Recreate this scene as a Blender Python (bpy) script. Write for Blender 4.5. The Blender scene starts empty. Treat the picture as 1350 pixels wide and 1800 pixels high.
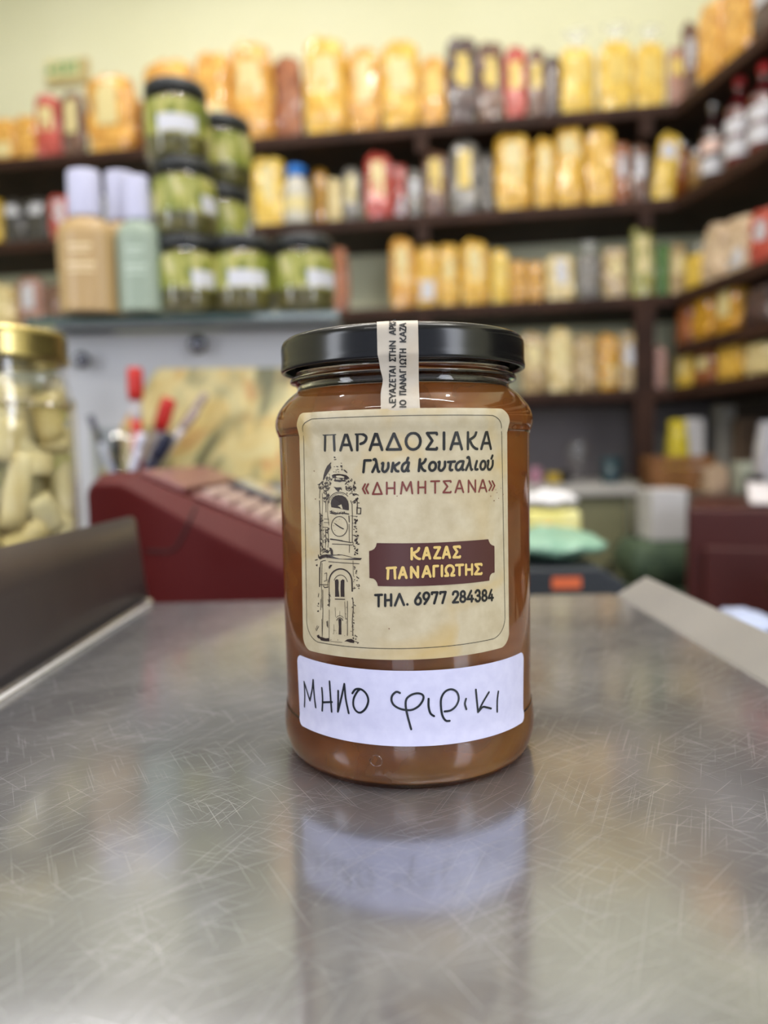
import bpy, bmesh, math, random
from math import sin, cos, pi, radians, sqrt, atan2
from mathutils import Vector, Matrix, noise
random.seed(7)
S = bpy.context.scene
COL = S.collection

# ------------------------------------------------------------------ camera
F_PX = 1300.0
PITCH, ROLL = radians(4.4), radians(1.2)
CAM = Vector((-.0068, -.238, .0949))
FWD = Vector((0, cos(PITCH), -sin(PITCH)))
_R0 = Vector((1, 0, 0)); _U0 = Vector((0, sin(PITCH), cos(PITCH)))
RT = cos(ROLL) * _R0 - sin(ROLL) * _U0
UP = cos(ROLL) * _U0 + sin(ROLL) * _R0
cd = bpy.data.cameras.new('camera')
cam = bpy.data.objects.new('camera', cd); COL.objects.link(cam)
cam.matrix_world = Matrix(((RT.x, UP.x, -FWD.x, CAM.x), (RT.y, UP.y, -FWD.y, CAM.y), (RT.z, UP.z, -FWD.z, CAM.z), (0, 0, 0, 1)))
cd.sensor_fit = 'VERTICAL'; cd.sensor_height = 36; cd.lens = 36 * F_PX / 1800
cd.clip_start = .01; cd.clip_end = 50
cd.dof.use_dof = True; cd.dof.focus_distance = .204; cd.dof.aperture_fstop = cd.lens / 4.2
S.camera = cam
# ------------------------------------------------------------------ world, lights, exposure
w = bpy.data.worlds.new('world'); S.world = w; w.use_nodes = True
w.node_tree.nodes['Background'].inputs[0].default_value = (.80, .86, 1.0, 1)
w.node_tree.nodes['Background'].inputs[1].default_value = .6
S.view_settings.view_transform = 'Standard'; S.view_settings.look = 'None'
S.view_settings.gamma = 1; S.view_settings.use_curve_mapping = False
S.view_settings.exposure = 0.0
S.cycles.transparent_max_bounces = 32
CEIL = 1.95
LAMPS = [(-.85, 1.98, 1.2, .035, 5.2), (.35, 1.84, 1.2, .035, 3.6), (-.45, .35, 1.2, .035, 12), (.45, -.45, 1.2, .035, 12), (-.5, -1.3, 1.2, .035, 12)]
for x, y, sx, sy, pw in LAMPS:
    l = bpy.data.lights.new('ceiling_light', 'AREA'); l.shape = 'RECTANGLE'; l.size = sx; l.size_y = sy
    l.energy = pw; l.color = (1, .97, .93)
    o = bpy.data.objects.new('ceiling_light', l); COL.objects.link(o); o.location = (x, y, CEIL - .07)
# small bright point lights added under the ceiling for glints on cellophane and glass
GLINT_LIGHTS = [(-.9, .35), (0.05, .15), (.75, -.1), (-.35, .85), (.3, .75)]
for x, y in GLINT_LIGHTS:
    l = bpy.data.lights.new('glint_light', 'POINT'); l.shadow_soft_size = .028; l.energy = 8; l.color = (1, .94, .86)
    o = bpy.data.objects.new('glint_light', l); COL.objects.link(o); o.location = (x, y, CEIL - .16)
# unseen area lights added for cool daylight: left, right and behind the photographer
for nm, loc, size, en, tgt in (('left_daylight', (-2.0, -.9, .7), (.5, 1.5), 19, (0, 0, .05)), ('right_daylight', (1.6, -1.5, .8), (.6, 1.3), 19, (0, 0, .05)), ('front_daylight', (-.3, -2.9, .4), (.9, 1.4), 15, (0, 0, .05))):
    l = bpy.data.lights.new(nm, 'AREA'); l.shape = 'RECTANGLE'; l.size, l.size_y = size; l.energy = en; l.color = (.86, .90, 1)
    o = bpy.data.objects.new(nm, l); COL.objects.link(o); o.location = loc
    o.rotation_euler = (Vector(tgt) - Vector(loc)).to_track_quat('-Z', 'Y').to_euler()

# ------------------------------------------------------------------ projection helpers (photo pixel -> point in the room)
def ray(x, y): return FWD + RT * ((x - 675) / F_PX) + UP * ((900 - y) / F_PX)
def at(x, y, dep):
    d = ray(x, y); return CAM + d * (dep / d.y)
def onz(x, y, z):
    d = ray(x, y); return CAM + d * ((z - CAM.z) / d.z)
def onplane(x, y, p0, n):
    d = ray(x, y); return CAM + d * ((p0 - CAM).dot(n) / d.dot(n))

# ------------------------------------------------------------------ materials
def nmat(name):
    m = bpy.data.materials.new(name); m.use_nodes = True
    return m, m.node_tree, m.node_tree.nodes['Principled BSDF']
def srgb(c):
    if max(c) > 1.01: c = [v / 255 for v in c]
    return tuple(((v / 12.92) if v <= .04045 else ((v + .055) / 1.055) ** 2.4) for v in c) + (1,)
def ramp(nt, fac, stops):
    r = nt.nodes.new('ShaderNodeValToRGB'); nt.links.new(fac, r.inputs[0])
    e = r.color_ramp.elements
    while len(e) < len(stops): e.new(.5)
    for k, (p, c) in enumerate(stops): e[k].position = p; e[k].color = c
    return r.outputs[0]
def tex(nt, kind='noise', scale=5, detail=3, vec=None, coord='Object', rough=.5, dist=0):
    n = nt.nodes.new({'noise': 'ShaderNodeTexNoise', 'vor': 'ShaderNodeTexVoronoi'}[kind])
    n.inputs['Scale'].default_value = scale
    if kind == 'noise':
        n.inputs['Detail'].default_value = detail; n.inputs['Roughness'].default_value = rough; n.inputs['Distortion'].default_value = dist
    if vec is None:
        tc = nt.nodes.new('ShaderNodeTexCoord'); vec = tc.outputs[coord]
    nt.links.new(vec, n.inputs['Vector']); return n
def mapped(nt, scale, rot=(0, 0, 0), coord='Object'):
    tc = nt.nodes.new('ShaderNodeTexCoord'); mp = nt.nodes.new('ShaderNodeMapping')
    mp.vector_type = 'TEXTURE'; mp.inputs['Scale'].default_value = tuple(1 / v for v in scale); mp.inputs['Rotation'].default_value = rot
    nt.links.new(tc.outputs[coord], mp.inputs['Vector']); return mp.outputs[0]
def bump(nt, b, height, strength=.3, dist=.001, key='Normal'):
    n = nt.nodes.new('ShaderNodeBump'); n.inputs['Strength'].default_value = strength; n.inputs['Distance'].default_value = dist
    nt.links.new(height, n.inputs['Height']); nt.links.new(n.outputs[0], b.inputs[key])
_cache = {}
def M(name, c1, c2=None, rough=.5, metal=0, scale=20, coat=0, bmp=0, bscale=None, trans=0, ior=1.45, bdist=.002, spec=.5, coatr=.05):
    if name in _cache: return _cache[name]
    m, nt, b = nmat(name)
    c1 = srgb(c1); b.inputs['Base Color'].default_value = c1
    b.inputs['Roughness'].default_value = rough; b.inputs['Metallic'].default_value = metal
    b.inputs['Coat Weight'].default_value = coat; b.inputs['Coat Roughness'].default_value = coatr
    b.inputs['Transmission Weight'].default_value = trans; b.inputs['IOR'].default_value = ior
    b.inputs['Specular IOR Level'].default_value = spec
    if c2 is not None:
        t = tex(nt, 'noise', scale); nt.links.new(ramp(nt, t.outputs[0], [(.35, c1), (.65, srgb(c2))]), b.inputs['Base Color'])
    if bmp:
        t = tex(nt, 'noise', bscale or scale); bump(nt, b, t.outputs[0], bmp, bdist)
    _cache[name] = m; return m
def M_pack(name, c1, c2, cell=9, coat=1.0, glint=6):
    "dry goods seen through creased cellophane: lumps from a cell texture, a glossy wrinkled coat"
    if name in _cache: return _cache[name]
    m, nt, b = nmat(name)
    v = tex(nt, 'vor', cell, coord='Generated' if 0 else 'Object')
    nt.links.new(ramp(nt, v.outputs['Color'], [(.15, srgb(c1)), (.85, srgb(c2))]), b.inputs['Base Color'])
    bump(nt, b, v.outputs['Distance'], .8, .006)
    b.inputs['Roughness'].default_value = .55; b.inputs['Coat Weight'].default_value = coat; b.inputs['Coat Roughness'].default_value = .14; b.inputs['Coat IOR'].default_value = 1.58
    _cache[name] = m; return m
def M_film():
    if 'film' in _cache: return _cache['film']
    m, nt, b = nmat('clear_film')
    b.inputs['Base Color'].default_value = (.95, .96, .95, 1); b.inputs['Roughness'].default_value = .12
    b.inputs['Alpha'].default_value = .28
    _cache['film'] = m; return m
def M_glass(name='clear_glass', tint=(1, 1, 1), rough=.02):
    "thin walled glass: clear body, mirror-like skin by Fresnel"
    if name in _cache: return _cache[name]
    m, nt, b = nmat(name); nt.nodes.remove(b); out = nt.nodes['Material Output']
    tr = nt.nodes.new('ShaderNodeBsdfTransparent'); gl = nt.nodes.new('ShaderNodeBsdfGlossy'); lw = nt.nodes.new('ShaderNodeLayerWeight'); pw_ = nt.nodes.new('ShaderNodeMath'); fr = nt.nodes.new('ShaderNodeMath'); mx = nt.nodes.new('ShaderNodeMixShader')
    tr.inputs[0].default_value = (*tint, 1); gl.inputs['Roughness'].default_value = rough; lw.inputs[0].default_value = .5; pw_.operation = 'POWER'; pw_.inputs[1].default_value = 4; fr.operation = 'MULTIPLY_ADD'; fr.inputs[1].default_value = .7; fr.inputs[2].default_value = .045; nt.links.new(lw.outputs['Facing'], pw_.inputs[0]); nt.links.new(pw_.outputs[0], fr.inputs[0])
    nt.links.new(fr.outputs[0], mx.inputs[0]); nt.links.new(tr.outputs[0], mx.inputs[1]); nt.links.new(gl.outputs[0], mx.inputs[2]); nt.links.new(mx.outputs[0], out.inputs[0])
    _cache[name] = m; return m

# ------------------------------------------------------------------ mesh helpers
def link(name, bm, mat, parent=None, smooth=True, loc=None, bevel=0, seg=2):
    me = bpy.data.meshes.new(name)
    bmesh.ops.recalc_face_normals(bm, faces=bm.faces)
    bm.to_mesh(me); bm.free()
    if smooth:
        for p in me.polygons: p.use_smooth = True
    for mm in (mat if isinstance(mat, (list, tuple)) else [mat]): me.materials.append(mm)
    o = bpy.data.objects.new(name, me); COL.objects.link(o)
    if parent: o.parent = parent
    if loc is not None: o.location = loc
    if bevel:
        md = o.modifiers.new('bevel', 'BEVEL'); md.width = bevel; md.segments = seg; md.limit_method = 'ANGLE'; md.angle_limit = radians(35)
        md.harden_normals = True
    return o
def meshobj(name, verts, faces, mat, parent=None, smooth=True):
    bm = bmesh.new(); vs = [bm.verts.new(v) for v in verts]
    for f in faces:
        try: bm.faces.new([vs[i] for i in f])
        except ValueError: pass
    return link(name, bm, mat, parent, smooth)
def empty(name, loc=(0, 0, 0), rz=0):
    o = bpy.data.objects.new(name, None); COL.objects.link(o); o.location = loc; o.rotation_euler = (0, 0, rz)
    o.empty_display_size = .02; return o
def tag(o, label, cat, group=None):
    o['label'] = label; o['category'] = cat
    if group: o['group'] = group
    return o
def struct(o): o['kind'] = 'structure'; return o
def box(bm, c, s, rot=None):
    r = bmesh.ops.create_cube(bm, size=1)
    mt = Matrix.Translation(Vector(c)) @ (rot.to_4x4() if rot else Matrix()) @ Matrix.Diagonal((s[0], s[1], s[2], 1))
    bmesh.ops.transform(bm, matrix=mt, verts=r['verts']); return bm
def lathe(prof, seg=48, bm=None, cap=True, center=(0, 0), fr=None):
    bm = bm or bmesh.new(); rings = []
    for (r, z) in prof:
        if r < 1e-6: rings.append([bm.verts.new((center[0], center[1], z))])
        else:
            rings.append([bm.verts.new((center[0] + r * cos(2 * pi * k / seg) * (fr(k, z) if fr else 1), center[1] + r * sin(2 * pi * k / seg) * (fr(k, z) if fr else 1), z)) for k in range(seg)])
    for a, b in zip(rings, rings[1:]):
        for k in range(seg):
            k2 = (k + 1) % seg
            if len(a) == 1 and len(b) == 1: continue
            if len(a) == 1: bm.faces.new((a[0], b[k2], b[k]))
            elif len(b) == 1: bm.faces.new((a[k], a[k2], b[0]))
            else: bm.faces.new((a[k], a[k2], b[k2], b[k]))
    return bm
def smoothprof(pts, n=4):
    "Catmull-Rom through the points"
    out = []
    P = [pts[0]] + list(pts) + [pts[-1]]
    for i in range(1, len(P) - 2):
        p0, p1, p2, p3 = P[i - 1], P[i], P[i + 1], P[i + 2]
        for k in range(n):
            t = k / n
            out.append(tuple(.5 * ((2 * p1[j]) + (-p0[j] + p2[j]) * t + (2 * p0[j] - 5 * p1[j] + 4 * p2[j] - p3[j]) * t * t + (-p0[j] + 3 * p1[j] - 3 * p2[j] + p3[j]) * t ** 3) for j in range(2)))
    out.append(tuple(pts[-1])); return [(max(a, 0), b) for a, b in out]
def tube(bm, pts, r, seg=8, caps=True):
    pts = [Vector(p) for p in pts]; rings = []
    rr = r if isinstance(r, (list, tuple)) else [r] * len(pts)
    for i, p in enumerate(pts):
        t = (pts[min(i + 1, len(pts) - 1)] - pts[max(i - 1, 0)]).normalized()
        a = t.cross(Vector((0, 0, 1)));
        if a.length < .1: a = t.cross(Vector((1, 0, 0)))
        a.normalize(); b = t.cross(a)
        rings.append([bm.verts.new(p + (a * cos(2 * pi * k / seg) + b * sin(2 * pi * k / seg)) * rr[i]) for k in range(seg)])
    for A, B in zip(rings, rings[1:]):
        for k in range(seg): bm.faces.new((A[k], A[(k + 1) % seg], B[(k + 1) % seg], B[k]))
    if caps: bm.faces.new(rings[0][::-1]); bm.faces.new(rings[-1])
    return bm

# ================================================================== THE ROOM
BY = radians(8)                                 # the back wall runs 8 degrees off square
WD = Vector((cos(BY), -sin(BY), 0))             # along the back wall, to the right
WN = Vector((sin(BY), cos(BY), 0))              # into the wall
P0 = at(880, 795, 2.3)                          # a point on the front edge of the back shelves
RD = Vector((.185, -.983, 0)).normalized()      # right-hand shelving, towards the viewer
CORNER = onplane(1187, 500, P0, WN); CORNER.z = 0
RN = Vector((-RD.y, RD.x, 0))                   # into the right wall
if RN.x < 0: RN = -RN
def shelf_z(y): return onplane(880, y, P0, WN).z
SZ = [shelf_z(206), shelf_z(367), shelf_z(531), shelf_z(691)]
DEP = .30
FLOOR = -1.12
m_wall = M('wall_paint', (221, 220, 186), (225, 224, 192), rough=.7, scale=3)
m_wood = M('dark_wood', (46, 29, 23), (62, 40, 31), rough=.6, scale=9, spec=.2)
m_grey = M('grey_panel', (104, 98, 102), (114, 108, 110), rough=.6, scale=4)
def slab(name, a, b, n, t, z0, z1, mat, parent=None):
    "upright or lying board between plan points a, b, thickness t along n, z0..z1"
    bm = bmesh.new(); vs = []
    for z in (z0, z1):
        for p in (a, b, b + n * t, a + n * t): vs.append(bm.verts.new((p.x, p.y, z)))
    for f in ((0, 1, 2, 3), (4, 5, 6, 7), (0, 1, 5, 4), (1, 2, 6, 5), (2, 3, 7, 6), (3, 0, 4, 7)): bm.faces.new([vs[i] for i in f])
    return link(name, bm, mat, parent, smooth=False)
# crossing of the two wall lines (walls lie DEP behind the shelf fronts)
A = P0 + WN * DEP; B = CORNER + RN * DEP
t_ = ((B - A).cross(RD)).z / (WD.cross(RD)).z
WC = A + WD * t_
WL = A - WD * 2.6; WR = WC + RD * 4.2
struct(slab('wall_back', WL, WC + WD * .1, WN, .1, FLOOR, CEIL, m_wall))
struct(slab('wall_right', WC, WR, RN, .1, FLOOR, CEIL, m_wall))
struct(slab('wall_left', WL, WL - WN * 4.6, -WD, .1, FLOOR, CEIL, m_wall))
m_floor = M('floor_tile', (120, 112, 98), (134, 124, 108), rough=.35, scale=3)
bm = bmesh.new(); box(bm, (-.3, .2, FLOOR - .05), (7, 7, .1)); struct(link('floor', bm, m_floor, smooth=False))
m_ceil = M('ceiling_paint', (232, 230, 220), rough=.8)
bm = bmesh.new(); box(bm, (-.3, .2, CEIL + .05), (7, 7, .1)); struct(link('ceiling', bm, m_ceil, smooth=False))
# lamp housings
m_lamp = M('lamp_housing', (235, 235, 235), rough=.4)
for k, (x, y, sx, sy, pw) in enumerate(LAMPS):
    t = empty('strip_light', (x, y, CEIL))
    bm = bmesh.new(); box(bm, (0, 0, -.025), (sx + .06, sy + .06, .05)); link('housing', bm, m_lamp, t, smooth=False, bevel=.006)
    tag(t, 'slim white ceiling strip light, %s' % ['above the left part of the back shelves', 'above the right part of the back shelves', 'above the red cash register', 'above the steel tray', 'behind the photographer'][k], 'lamp', 'ceiling strip lights')

# ------------------------------------------------------------------ shelving
def boards(root, a, b, n, zs, mat, th=.034):
    for z in zs: 
        o = slab('shelf_board', a, b, n, DEP - .002, z - th, z, mat, root)
        md = o.modifiers.new('b', 'BEVEL'); md.width = .003; md.segments = 2
sh = empty('back_shelving', tuple(CORNER)); tag(sh, 'long dark wooden wall shelving across the back wall', 'shelving')
def par(o, p):
    o.parent = p; o.matrix_parent_inverse = Matrix.Translation(-p.location); return o
class Off(Vector): pass
inv = lambda v, r: v - Vector((r.location.x, r.location.y, 0))
E0 = P0 - WD * 2.3; E0.z = 0
def polyslab(name, pts, z0, z1, mat, parent=None):
    bm = bmesh.new(); A_ = [bm.verts.new((p.x, p.y, z0)) for p in pts]; B_ = [bm.verts.new((p.x, p.y, z1)) for p in pts]; n = len(pts)
    bm.faces.new(A_[::-1]); bm.faces.new(B_)
    for i in range(n): bm.faces.new((A_[i], A_[(i + 1) % n], B_[(i + 1) % n], B_[i]))
    return link(name, bm, mat, parent, smooth=False, bevel=.003)
for z in SZ: polyslab('shelf_board', [inv(p, sh) for p in (E0, CORNER, WC - WD * .003 - RN * .003, E0 + WN * (DEP - .003))], z - .034, z, m_wood, sh)
sh.location.z = 0
for px in (745, 1135):
    p = onplane(px, 500, P0, WN); p.z = 0; p = inv(p, sh)
    tops = [(SZ[1], SZ[0] - .034), (SZ[2], SZ[1] - .034), (SZ[3], SZ[2] - .034)]
    if px == 1135: tops.append((.0, SZ[3] - .034))
    for z0, z1 in tops:
        if px == 745 or z0 in (SZ[1], SZ[2]):   # short shelf brackets under the boards
            slab('bracket', p - WD * .018, p + WD * .018, WN, .06, z1 - .05, z1, m_wood, sh)
        if px == 1135 and z0 in (SZ[3], .0):    # full height post
            slab('post', p - WD * .028, p + WD * .028, WN, .05, z0, z1, m_wood, sh)
# grey back panel below the lowest shelf
slab('back_panel', inv(P0 - WD * 1.2 + WN * (DEP - .012), sh), inv(WC - WN * .012 - WD * .01, sh), WN, .01, .0, SZ[3] - .034, m_grey, sh)
rs = empty('corner_shelving', tuple(CORNER + RD * .001)); rs.location.z = 0
tag(rs, 'dark wooden wall shelving angled towards the viewer on the right', 'shelving')
RZ = [SZ[0], SZ[1], SZ[2], (SZ[2] + SZ[3]) / 2 - .012, SZ[3]]
for i, z in enumerate(RZ):
    polyslab('shelf_board', [inv(p, rs) for p in (CORNER + RD * .002, CORNER + RD * 2.2, CORNER + RD * 2.2 + RN * (DEP - .003), WC - RN * .003 + RD * .003)], z - .034, z, m_wood, rs)
slab('post', inv(CORNER + RD * .05 + RN * .03, rs), inv(CORNER + RD * .05 + RN * .07, rs), RD, .03, SZ[3], SZ[2] - .034, m_wood, rs)

# ------------------------------------------------------------------ bags, jars and bottles on the shelves
def sup(a, e): return (abs(cos(a)) ** e) * (1 if cos(a) > 0 else -1), (abs(sin(a)) ** e) * (1 if sin(a) > 0 else -1)
def bag_mesh(seed, top='round', seg=20, n=12):
    "unit bag: width 1 (x), depth .55 (y), height 1"
    bm = bmesh.new(); rings = []; rj = random.Random(seed)
    for j in range(n + 1):
        t = j / n
        if top == 'round': s = (.86 + .14 * min(1, t / .12)) * sqrt(max(0.0, 1 - max(0, (t - .74) / .27) ** 3.6))
        else: s = (.88 + .12 * min(1, t / .12)) * (1 - .16 * max(0, (t - .5) / .5) ** 2)
        ring = []
        for k in range(seg):
            a = 2 * pi * k / seg; cx, cy = sup(a, .62)
            v = Vector((cx * .5 * s, cy * .275 * s, t))
            v += noise.noise_vector(Vector((v.x * 4 + seed * 7.3, v.y * 4, t * 4))) * .055 * Vector((1, .8, .15 if 0 < j < n else 0)).length
            v += Vector((rj.uniform(-1, 1), rj.uniform(-1, 1), rj.uniform(-1, 1) if 0 < j < n else 0)) * .013
            if j == 0: v.z = 0
            ring.append(bm.verts.new(v))
        rings.append(ring)
    for A_, B_ in zip(rings, rings[1:]):
        for k in range(seg): bm.faces.new((A_[k], A_[(k + 1) % seg], B_[(k + 1) % seg], B_[k]))
    bm.faces.new(rings[0][::-1]); bm.faces.new(rings[-1])
    me = bpy.data.meshes.new('pasta_bag'); bmesh.ops.triangulate(bm, faces=bm.faces); bmesh.ops.recalc_face_normals(bm, faces=bm.faces); bm.to_mesh(me); bm.free()
    return me
def ruffle_mesh(seed):
    "gathered film neck with a flared frill, unit size, starting at z = 0"
    bm = bmesh.new(); rings = []; seg = 24
    for j, (r, z, w_) in enumerate([(.44, -.06, .0), (.26, .10, .12), (.10, .30, .3), (.07, .38, .3), (.16, .55, .35), (.34, .85, .4), (.40, 1.0, .45)]):
        rings.append([bm.verts.new((r * (1 + w_ * sin(k * 2.1 + seed + j * .3) * .6) * cos(2 * pi * k / seg), .55 * r * (1 + w_ * sin(k * 2.7 + seed)) * sin(2 * pi * k / seg), z + .05 * w_ * sin(k * 3.3))) for k in range(seg)])
    for A_, B_ in zip(rings, rings[1:]):
        for k in range(seg): bm.faces.new((A_[k], A_[(k + 1) % seg], B_[(k + 1) % seg], B_[k]))
    me = bpy.data.meshes.new('gathered_top'); bm.to_mesh(me); bm.free()
    for p in me.polygons: p.use_smooth = True
    return me
def patch_mesh(x0, x1, z0, z1, off=.012):
    "sticker lying on the front of the unit bag"
    vs = []; fs = []; nx, nz = 6, 4
    for j in range(nz + 1):
        for i in range(nx + 1):
            x = x0 + (x1 - x0) * i / nx; z = z0 + (z1 - z0) * j / nz
            c = min(1, abs(x) / .5) ** (1 / .62); y = -.275 * (sqrt(max(0, 1 - c * c)) ** .62) * (1.0)
            if z > .7: y *= sqrt(max(.1, 1 - (max(0, z - .74) / .27) ** 3.6))
            vs.append((x, y - off, z))
    for j in range(nz):
        for i in range(nx): a = j * (nx + 1) + i; fs.append((a, a + 1, a + nx + 2, a + nx + 1))
    me = bpy.data.meshes.new('label_sticker'); me.from_pydata(vs, [], fs)
    for p in me.polygons: p.use_smooth = True
    return me
BAGS = [bag_mesh(i, 'round') for i in range(3)]; FLATS = [bag_mesh(i + 5, 'flat') for i in range(2)]
RUFF = [ruffle_mesh(i) for i in range(2)]
STICK = {k: patch_mesh(*v) for k, v in {'mid': (-.26, .26, .42, .78), 'tall': (-.22, .22, .35, .86), 'low': (-.32, .32, .12, .42), 'wide': (-.36, .36, .5, .8), 'two': (-.34, .34, .62, .84)}.items()}
PK = dict(
    orange=('orange_pasta', (196, 132, 30), (240, 184, 84)), amber=('amber_pasta', (206, 150, 24), (244, 200, 86)),
    yellow=('yellow_pasta', (214, 170, 34), (246, 212, 96)), gold=('golden_pasta', (176, 116, 14), (226, 172, 44)), pale=('pale_pasta', (206, 178, 110), (240, 222, 168)),
    tan=('tan_pulses', (150, 122, 80), (206, 180, 128)), brown=('brown_nuts', (76, 46, 36), (128, 86, 62)), dark=('dark_raisins', (44, 26, 28), (84, 54, 52)),
    red=('red_pack', (168, 48, 40), (206, 82, 66)), rust=('rust_spice', (130, 66, 30), (176, 104, 52)), olive=('olive_pack', (120, 122, 50), (186, 180, 96)),
    grey=('grey_seeds', (86, 82, 78), (136, 130, 122)), beige=('beige_beans', (196, 164, 130), (232, 208, 178)), black=('black_pack', (24, 20, 20), (44, 38, 36)),
    pink=('rosy_beans', (150, 104, 90), (186, 138, 120)), green=('green_pack', (60, 112, 44), (110, 150, 70)))
WORDS = dict(orange='orange pasta', amber='amber yellow pasta', yellow='bright yellow pasta', gold='deep golden pasta', pale='pale cream pasta', tan='tan pulses', brown='brown nuts', dark='dark raisins', red='red contents', rust='rust brown spice', olive='olive yellow contents', grey='grey seeds', beige='beige beans', black='black contents', pink='rosy beans', green='green contents')
def pk(c): n, a, b = PK[c]; return M_pack(n, a, b)
m_stick = M('cream_sticker', (222, 206, 150), rough=.4, coat=.15); m_stickw = M('white_sticker', (204, 204, 212), rough=.4, coat=.15)
m_sticky = M('yellow_sticker', (222, 194, 104), rough=.4, coat=.15); m_tie = M('red_tie', (176, 40, 40), rough=.4)
SM = {'c': (m_stick, 'cream'), 'w': (m_stickw, 'white'), 'y': (m_sticky, 'yellow')}
def lk(name, me, mat, parent):
    o = bpy.data.objects.new(name, me); COL.objects.link(o); o.parent = parent
    if not me.materials: me.materials.append(mat)
    o.material_slots[0].link = 'OBJECT'; o.material_slots[0].material = mat; return o
ORD = ['first', 'second', 'third', 'fourth', 'fifth', 'sixth', 'seventh', 'eighth', 'ninth', 'tenth', 'eleventh', 'twelfth', 'thirteenth', 'fourteenth', 'fifteenth', 'sixteenth', 'seventeenth', 'eighteenth', 'nineteenth', 'twentieth', 'twenty-first', 'twenty-second', 'twenty-third', 'twenty-fourth', 'twenty-fifth', 'twenty-sixth', 'twenty-seventh']
def bag(x0, x1, yt, z, color, sticker=None, stick='mid', ruffle=0, flat=False, back=0.02, wall='back', label='', group='', tilt=0, where=''):
    pc, dr, nn = (P0, WD, WN) if wall == 'back' else (CORNER, RD, RN)
    # depth of the bag from its own width, bag stands just behind the shelf edge
    xm = (x0 + x1) / 2
    w_ = abs((onplane(x1, 500, pc, nn) - onplane(x0, 500, pc, nn)).dot(dr))
    if wall == 'right': w_ = min(w_, .15)
    dp = min(.24, w_ * .55)
    q = onplane(xm, yt, pc + nn * (back + dp * .5), nn)
    h = max(.05, q.z - z)
    t = empty('pasta_bag' if color in ('orange', 'amber', 'yellow', 'gold', 'pale') else 'food_packet', (q.x, q.y, z), atan2(dr.y, dr.x) if wall == 'back' else atan2(-RN.x, RN.y))
    if tilt: t.rotation_euler[1] = radians(tilt)
    hb = h / (1 + .28 * ruffle)
    b = lk('pack', random.choice(FLATS if flat else BAGS), pk(color), t); b.scale = (w_ * 1.0, w_ * 1.0 if not flat else w_ * .8, hb)
    if sticker:
        s_ = lk('sticker', STICK[stick], SM[sticker][0], t); s_.scale = b.scale
    if ruffle:
        r_ = lk('gathered_top', random.choice(RUFF), M_film(), t); r_.scale = (w_ * .9, w_ * .9, hb * .28); r_.location = (0, 0, hb * .97)
    d = 'bag' if not flat else 'packet'
    lab = '%s of %s, %s%s' % (d, WORDS[color], '%s sticker, ' % SM[sticker][1] if sticker else '', where)
    tag(t, lab, 'bag' if not flat else 'packet', group); return t
def row(items, z, name, wall='back', frm='left'):
    for i, it in enumerate(items):
        x0, x1, yt, c = it[:4]; kw = it[4] if len(it) > 4 else {}
        bag(x0, x1, yt, z, c, wall=wall, where='%s from left on %s' % (ORD[i], name), group='packed dry foods on ' + name, **kw)
L = lambda s='c', k='mid', **kw: dict(sticker=s, stick=k, **kw)
row([(-60, -14, 205, 'orange'), (-16, 32, 212, 'orange', L('c', 'low')), (30, 66, 205, 'orange'), (62, 108, 168, 'red', L('c', 'mid')), (108, 148, 165, 'brown', L('c', 'tall')),
     (155, 238, 138, 'orange', L('c', 'tall')), (226, 268, 178, 'rust', dict(back=.12)), (256, 345, 112, 'orange', L('c')), (345, 406, 95, 'orange', L('c', 'low')), (406, 478, 78, 'orange', L('c', 'mid')),
     (478, 532, 104, 'rust', dict(back=.08)), (534, 610, 70, 'amber', L('c', 'mid')), (611, 668, 90, 'orange', L('c', 'tall')), (669, 738, 78, 'amber', L('c', 'mid')), (738, 784, 104, 'orange', L('y', 'mid')),
     (784, 838, 68, 'dark', L('y', 'mid')), (838, 884, 76, 'brown', L('y', 'mid')), (885, 926, 86, 'red', L('y', 'mid')), (926, 958, 88, 'brown', L('y', 'mid')), (957, 984, 100, 'dark'),
     (982, 1044, 52, 'yellow', L('y', 'mid', ruffle=1)), (1052, 1112, 42, 'yellow', L('y', 'mid', ruffle=1)), (1116, 1168, 46, 'yellow', L('y', 'mid', ruffle=1)), (1174, 1204, 84, 'pink', L('y', 'wide')), (1198, 1228, 40, 'brown', L('w', 'mid'))],
    SZ[0], 'the top back shelf')
row([(1238, 1284, 2, 'orange'), (1282, 1338, -36, 'orange'), (1335, 1392, -60, 'dark', L('w', 'wide'))], RZ[0], 'the top right shelf', 'right')
row([(-50, 8, 350, 'yellow', dict(back=.05)), (8, 46, 352, 'black', L('w', 'two')), (48, 86, 350, 'black', L('w', 'two')), (88, 128, 345, 'red', L('w', 'tall')),
     (444, 500, 278, 'yellow', L('c', 'tall')), (548, 576, 300, 'gold', dict(back=.1)), (576, 600, 315, 'pale'), (602, 632, 298, 'grey', L('c', 'tall')),
     (640, 690, 272, 'red', L('c', 'tall')), (690, 714, 290, 'red', L('w', 'low', back=.06)), (715, 742, 300, 'grey', L('w')), (742, 788, 268, 'brown', L('y', 'tall')), (790, 842, 252, 'grey', L('y', 'tall')),
     (842, 866, 270, 'grey', dict(back=.08)), (868, 934, 236, 'amber', L('c', 'tall')), (938, 976, 244, 'amber', L('c', 'tall')), (976, 1026, 220, 'amber', L('c', 'two')), (1028, 1080, 226, 'amber'),
     (1078, 1106, 252, 'rust', L('w')), (1108, 1140, 256, 'brown', L('w', 'mid')), (1142, 1184, 236, 'yellow', L('w', 'two', tilt=8))],
    SZ[1], 'the second back shelf')
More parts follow.
